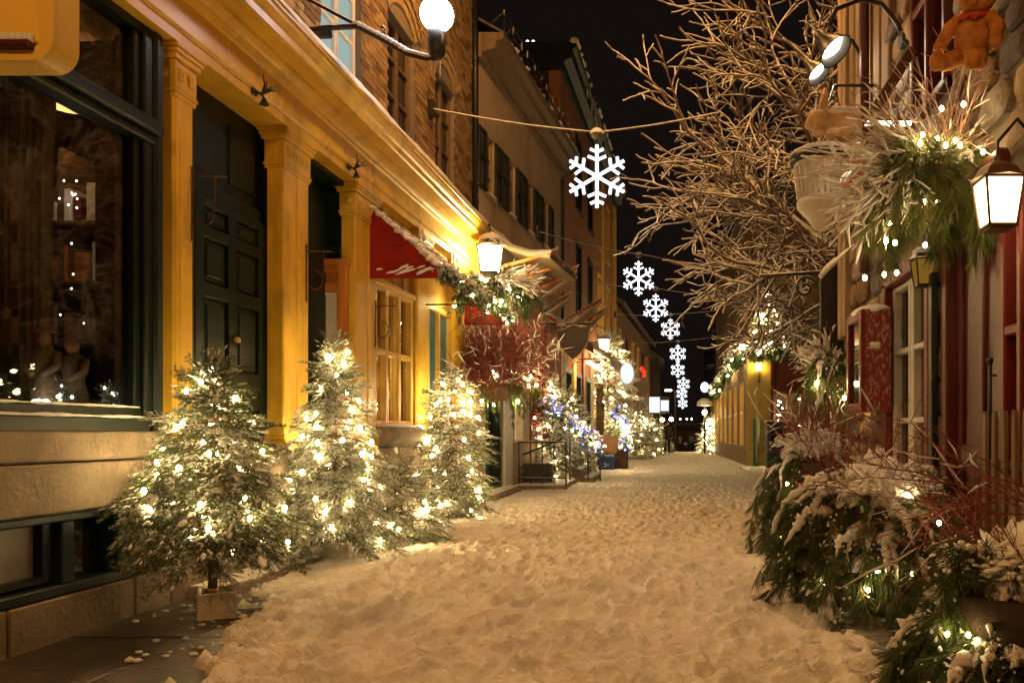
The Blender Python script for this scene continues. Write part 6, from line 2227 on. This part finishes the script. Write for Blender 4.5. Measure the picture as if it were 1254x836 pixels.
B4 = thing('window_basket', (1.72, 8.5, 1.6), 'wall basket of frosted boughs and tan twigs under the dark round topped board', 'planter')
rg = np.random.default_rng(207)
g = G(); g.lathe([(.05, 1.5), (.18, 1.6), (.22, 1.78), (.2, 1.8)], (1.72, 8.45, 0), 12); part(g, 'basket', M_TRUNK, B4)
boughs(B4, rg, (1.72, 8.4, 1.85), 26, .32, .6, lod=TUFT, snow=.9)
twigs(B4, rg, (1.72, 8.4, 1.85), 60, .42, (-.55, -.1, .5), .4, M_TWIGB, .007, .7, 3, .3, sn_r=.013)
string_lights((1.7, 8.4, 1.5), [at(1034, 487, 8.0), at(1000, 470, 8.1)], 'single warm bulbs in the wall basket', r=.018, wire=False)
# sagging bare twig over the red door
t = thing('bare_branch', (1.75, 4.3, 1.0), 'bare snow beaded red branch reaching across the red door from the planter', 'branch')
twigs(t, np.random.default_rng(31), (1.62, 3.75, .85), 22, .95, (-.9, .25, .28), .30, M_TWIG, .0042, .35, 3, .5, sn_r=.007, bs=.10)

# ------------------------------------------------------------------ board facade and low shop farther along
L_ = thing('low_shop', (4.2, 36, 0), 'low shop with a yellow corner, dark red front and a lit roof garland', 'shop')
lw = [(1.2 + 2.6 * k, 2.5 + 2.6 * k, .7, 3.2) for k in range(7)]
wall(F2, .3, 21, -.4, 4.1, lw, th=.3, mats=M_BOARD, parent=L_)
for k, o in enumerate(lw):
    g = G(F2)
    for s in np.linspace(o[0], o[1] - .1, 4): g.box(-.12, .03, s, s + .1, o[2], o[3])
    for z in (o[2], (o[2] + o[3]) / 2, o[3] - .1): g.box(-.12, .035, o[0], o[1], z, z + .1)
    w = part(g, 'window', M_YELW, L_); g = G(F2); g.box(-.1, -.09, o[0], o[1], o[2], o[3]); part(g, 'pane', E_LITW if k in (0, 1, 3, 4) else M_DGL, w)
g = G(); g.box(3.11, 4.0, 31, 31.3, -.1, 4.1, 0, .01); part(g, 'corner_wall', M_YWALL, L_)
g = G(); g.box(4.0, 4.1, 30.95, 31.3, -.1, 4.1); g.box(4.0, 7, 31.02, 31.3, 2.9, 4.1); g.box(4.0, 7, 30.94, 31.3, 2.75, 2.92); g.box(5.15, 7, 31.0, 31.3, -.1, 2.75); g.box(4.1, 5.15, 31.0, 31.3, -.1, .9)
part(g, 'front', M_REDP, L_)
g = G()
for x in (4.1, 4.6, 5.08): g.box(x, x + .07, 31.0, 31.1, .9, 2.75)
g.box(4.1, 5.15, 31.0, 31.1, 2.68, 2.75); w = part(g, 'window', M_BROWNF, L_)
g = G(); g.box(4.1, 5.15, 31.12, 31.14, .9, 2.75); part(g, 'pane', emit('dim_warm_window', (1, .55, .2), .12), w)
g = G(); g.box(2.95, 7.2, 30.8, 52, 4.1, 4.25, 0, .02); part(g, 'roof', M_ROOF, L_)
string_lights((4.5, 30.9, 2), [(rg.uniform(4.2, 5.1), 30.96, rg.uniform(1.2, 2.5)) for _ in range(16)], 'small warm bulbs in the window of the dark red front', r=.03, joined=True, wire=False, group='shop window bulbs up the street')
H_ = thing('board_house', (5.5, 44, 0), 'tall board clad house behind the low shop', 'house')
g = G(); g.box(3.42, 11, 36.5, 55, 0, 10.5); part(g, 'core', mat('tall_board', (.26, .15, .075), .9, .3, 1.2, .3, 20, stretch=(4, 4, .3)), H_)
for k in range(9):
    g = G(); y = 36.6 + 2.0 * k; g.box(3.28, 3.42, y, y + .45, 4.3, 10.4, 0, .02); part(g, 'pilaster', M_BOARD, H_)
for k in range(16):
    g = G(); x = 3.45 + .45 * k; g.box(x, x + .43, 36.4 + .02 * (k % 2), 36.5, 4.2, 10.4, 0, .015); part(g, 'board', mat('tall_board', (.26, .15, .075)), H_)
g = G(); g.box(3.1, 11.2, 36.2, 55.2, 10.5, 10.7); part(g, 'roof', M_ROOF, H_)
E3 = thing('far_house', (5, 64, 0), 'dark narrow far house with small lit balconies past the board house', 'house')
g = G(); g.box(3.4, 9, 56, 72, -3, 8.2); part(g, 'wall', M_DARKW, E3)
for k in range(4):
    g = G(); z = .8 + 1.7 * k; g.box(2.9, 3.4, 57, 60, z, z + .08); g.tube([(2.92, 57, z + .5), (2.92, 60, z + .5)], .03, 5); part(g, 'balcony', M_BOARD, E3)
g = G(); g.box(3.2, 9.2, 55.8, 72.2, 8.2, 8.35); part(g, 'roof', M_ROOF, E3)
g = G(); p = at(863, 474, 56); g.ball(p, (.28, .2, .35), 2); solo(g, 'window_lamp', emit('cold_lamp', (.8, .85, 1), 3), 'cold white lit oval by the far balconies', 'lamp')
lantern(at(929, 449, 30.85), .12, 'small yellow lantern lighting the yellow corner wall', E_YELL, arm=(3.55, 30.98, 3.2))
garland_line('pine_garland', 'thick snowy garland with bulbs along the low shop roof edge', [at(872, 482, 46), at(885, 462, 41), at(897, 440, 34), at(905, 432, 30.9), at(930, 426, 30.7), at(958, 425, 30.6)], 230, white=26, r=.26, br=.05, down=1.2, group='pine garlands along the street')
far_fir(941, 424, 31.6, 2.2, .55, 'glowing little fir standing on the roof of the low shop', 58, 60, .045)
g = G(); p = at(925, 568, 31.0); g.tube([(p[0], 31 - .3, -.1), (p[0], 30.7, 1.75)], .12, 10, smooth=True)
solo(g, 'bollard', M_GPOST, 'green post standing against the yellow corner wall', 'post')
g = G(); p = at(927, 566, 30.4); g.tube([p, at(926, 482, 30.4)], .03, 6); solo(g, 'snow_stake', M_BAMB, 'thin bare wooden stake in front of the green post', 'stake')
nb = thing('news_box', at(953, 568, 27), 'dark blue news box with a window half hidden by the tall planter', 'news box')
p = at(953, 570, 27); g = G(); g.box(p[0] - .40, p[0] + .40, 26.8, 27.3, .05, 1.5, 0, .04); part(g, 'body', mat('navy_paint', (.012, .02, .06), .5, .3, 5), nb)
g = G(); g.box(p[0] - .44, p[0] + .44, 26.76, 27.34, 1.5, 1.62, 0, .05); part(g, 'lid', M_BLACKS, nb)
g = G(); g.box(p[0] - .26, p[0] + .26, 26.785, 26.8, .7, 1.3); part(g, 'pane', M_DGL, nb)
ml = thing('mushroom_lamp', at(862, 540, 46), 'small lamp under a round cap of snow beside the white lit fir', 'lamp')
p = at(863, 497, 46); g = G(); g.lathe([(.02, 0), (.45, .02), (.42, .25), (.2, .42), (.001, .45)], p, 16); part(g, 'snow', M_SNOW, ml)
g = G(); g.tube([p, (p[0], 46, -.2)], .06, 8); part(g, 'pole', M_BLACK, ml)
g = G(); g.ball(p + (0, -.1, -.35), .13, 2); part(g, 'bulb', E_LANT, ml)

# ------------------------------------------------------------------ bare snowy tree
tree = thing('bare_tree', (3.4, 12.3, 0), 'bare tree with every branch lined in snow reaching over the street', 'tree')
rt = random.Random(99)
TG = G()
TS = G()
nbr = [0]


def limb(p, d, L, r, depth):
    n = max(4, int(L / .22))
    P = [p]; dd = d.copy()
    for k in range(n):
        jt = .09 if depth < 2 else .15
        dd = unit(dd + np.array([rt.gauss(0, jt), rt.gauss(0, jt), rt.gauss(.0, jt) + (.03 if depth < 2 else -.012)]))
        P.append(P[-1] + dd * L / n)
    P = np.array(P)
    rr = np.linspace(r, r * .5, n + 1)
    if depth >= 3: rr = np.maximum(rr, .0125)
    TG.tube(P, rr, 8 if depth < 2 else 5 if depth < 4 else 4, cap=depth < 2)
    if depth < 5:
        TS.tube(P + np.array((0, 0, .55)) * rr[:, None] + np.array([[rt.gauss(0, .003) for _ in range(3)] for _ in P]), rr * .78 * np.array([rt.uniform(.55, 1.25) for _ in P]), 5, cap=False)
    nbr[0] += 1
    if depth >= 5 or r < .004: return
    nch = {0: 6, 1: 5, 2: 4, 3: 3, 4: 2}[depth]
    for k in range(nch):
        t = .25 + .75 * (k + rt.random() * .8) / nch
        i = min(n - 1, int(t * n))
        base = P[i] + (P[i + 1] - P[i]) * (t * n - i if t < 1 else 1)
        ax = unit(P[i + 1] - P[i])
        side = unit(np.cross(ax, [rt.gauss(0, 1), rt.gauss(0, 1), rt.gauss(0, 1)]))
        a = rt.uniform(.5, 1.05)
        nd = unit(ax * math.cos(a) + side * math.sin(a) + np.array([-.10, -.02, .04]))
        limb(base, nd, L * rt.uniform(.42, .66), r * rt.uniform(.45, .62), depth + 1)
    limb(P[-1], unit(P[-1] - P[-2]), L * .6, r * .5, depth + 1)


trunkG = G()
tp = [(3.4, 12.3, -.1), (3.35, 12.3, 1.2), (3.25, 12.25, 2.6), (3.1, 12.2, 3.7)]
trunkG.tube(tp, [.22, .18, .16, .15], 12)
part(trunkG, 'trunk', M_TRUNK, tree)
for d, L, r, h in (((-.75, -.05, .62), 2.3, .10, 3.5), ((-.45, .2, .85), 2.6, .10, 3.7), ((-.9, .15, .22), 1.8, .075, 3.0), ((-.2, -.15, .95), 2.6, .09, 3.7), ((-.85, -.1, .35), 2.0, .06, 3.3), ((.4, .3, .85), 2.4, .07, 3.7), ((-.8, .45, .1), 1.5, .045, 2.8), ((-.55, -.35, .8), 2.6, .065, 3.7)):
    z = h; x = np.interp(z, [1.2, 2.6, 3.7], [3.35, 3.25, 3.1])
    limb(np.array((x, 12.22, z)), unit(np.array(d)), L, r, 1)
part(TG, 'crown', M_TREEB, tree)
part(TS, 'snow', M_SNOW, tree)

# ------------------------------------------------------------------ the walking person


def person(loc, H, label):
    t = thing('person', tuple(loc), label, 'person')
    x, y, z = loc
    k = H / 1.75
    J = {'pelvis': (0, 0, .95), 'waist': (0, 0, 1.1), 'chest': (0, .01, 1.32), 'neck': (0, .0, 1.48), 'head': (0, -.01, 1.60), 'top': (0, -.01, 1.70),
         'shl': (-.19, 0, 1.40), 'ell': (-.25, .05, 1.13), 'hal': (-.24, -.04, .88), 'shr': (.19, 0, 1.40), 'elr': (.25, .04, 1.13), 'har': (.25, -.06, .88),
         'hil': (-.09, 0, .90), 'knl': (-.10, -.10, .50), 'anl': (-.10, .02, .10), 'tol': (-.10, -.13, .05),
         'hir': (.09, 0, .90), 'knr': (.10, .04, .48), 'anr': (.10, .22, .12), 'tor': (.10, .10, .04)}
    Rr = {'pelvis': .17, 'waist': .17, 'chest': .18, 'neck': .07, 'head': .10, 'top': .085, 'shl': .085, 'ell': .065, 'hal': .045, 'shr': .085, 'elr': .065, 'har': .045,
          'hil': .11, 'knl': .075, 'anl': .055, 'tol': .045, 'hir': .11, 'knr': .075, 'anr': .055, 'tor': .045}
    ed = [('pelvis', 'waist'), ('waist', 'chest'), ('chest', 'neck'), ('neck', 'head'), ('head', 'top'), ('chest', 'shl'), ('shl', 'ell'), ('ell', 'hal'), ('chest', 'shr'), ('shr', 'elr'), ('elr', 'har'),
          ('pelvis', 'hil'), ('hil', 'knl'), ('knl', 'anl'), ('anl', 'tol'), ('pelvis', 'hir'), ('hir', 'knr'), ('knr', 'anr'), ('anr', 'tor')]
    nm = list(J)
    me = bpy.data.meshes.new('body')
    me.from_pydata([tuple(c * k for c in J[n]) for n in nm], [(nm.index(a), nm.index(b)) for a, b in ed], [])
    me.materials.append(M_COAT)
    o = bpy.data.objects.new('body', me); COL.objects.link(o); o.parent = t; ORG[o] = ORG[t]
    o.modifiers.new('Skin', 'SKIN')
    for i, n in enumerate(nm): me.skin_vertices[0].data[i].radius = (Rr[n] * k, Rr[n] * k)
    me.skin_vertices[0].data[0].use_root = True
    o.modifiers.new('Subdivision', 'SUBSURF').render_levels = 2
    g = G(); P = lambda a: np.array((x, y, z)) + np.array(a) * k
    g.ball(P((0, -.03, 1.62)), np.array((.085, .1, .115)) * k, 2); g.ball(P((0, -.13, 1.60)), np.array((.018, .025, .025)) * k, 1)
    for q in (-1, 1): g.ball(P((q * .088, 0, 1.61)), np.array((.015, .025, .035)) * k, 1)
    part(g, 'face', M_SKIN, t)
    g = G(); g.ball(P((0, .01, 1.70)), np.array((.11, .12, .10)) * k, 2); g.lathe([(.115 * k, 0), (.125 * k, .02), (.115 * k, .05)], P((0, 0, 1.655)), 14); part(g, 'hat', M_COAT, t)
    g = G(); g.lathe([(.25 * k, 0), (.235 * k, .2 * k), (.2 * k, .45 * k), (.2 * k, .6 * k), (.16 * k, .73 * k), (.07 * k, .8 * k)], P((0, .0, .68)), 16); part(g, 'coat', M_COAT, t)
    for q in (-1, 1):
        g = G(); h = P((q * .245, -.05, .84))
        g.ball(h, np.array((.03, .04, .05)) * k, 2)
        for f in range(4): g.tube([h + np.array((q * .0, (-.03 + .02 * f), -.03)) * k, h + np.array((0, -.035 + .02 * f, -.075)) * k, h + np.array((-q * .015, -.04 + .02 * f, -.10 + .008 * abs(f - 1))) * k], .010 * k, 5)
        g.tube([h + np.array((-q * .01, -.03, .01)) * k, h + np.array((-q * .02, -.065, -.03)) * k], .012 * k, 5)
        part(g, 'hand', M_SKIN, t)
    return t


pz = at(817, 556, 46.0)
person((pz[0], 46.0, 0.02), 1.84, 'person in a long dark coat and dark hat walking along the snowy street')

# ------------------------------------------------------------------ unseen street lamps above and behind, mostly added to supply street light


def sodium_lamp(base, tip, label, P, r=.14):
    t = thing('street_lamp', tuple(base), label, 'street lamp', 'sodium street lamps on the walls')
    base = np.array(base); tip = np.array(tip)
    g = G(); g.tube([base, base * .5 + tip * .5 + (0, 0, .25), tip + (0, 0, .2)], .03, 8); g.tube([base - (0, 0, .1), base + (0, 0, .1)], .07, 10)
    g.lathe([(.08, .25), (.2, .2), (.24, .1), (.22, .1), (.06, .22)], tip, 16, cap=False)
    part(g, 'arm', M_BLACK, t)
    g = G(); g.ball(tip, r, 2); part(g, 'globe', emit('sodium_%d' % int(P), SODIUM, P), t)
    return t


sodium_lamp((-3.55, -1.2, 5.2), (-2.3, -1.2, 5.2), 'orange street lamp on the brick wall behind the viewpoint', 520)
sodium_lamp((1.95, 1.2, 5.4), (1.1, 1.0, 5.4), 'added orange street lamp on the stone house above the viewpoint', 150)  # added out of view to help light the street
sodium_lamp((1.95, 8.4, 7.6), (1.0, 8.4, 7.7), 'added unseen orange street lamp high on the corner of the stone house', 520)  # unseen, added to light the street and facades
sodium_lamp((-3.4, 9.5, 8.4), (-2.3, 9.5, 8.5), 'added unseen orange street lamp high on the brick wall over the red awning', 820)  # second high lamp, added opposite to share the street lighting
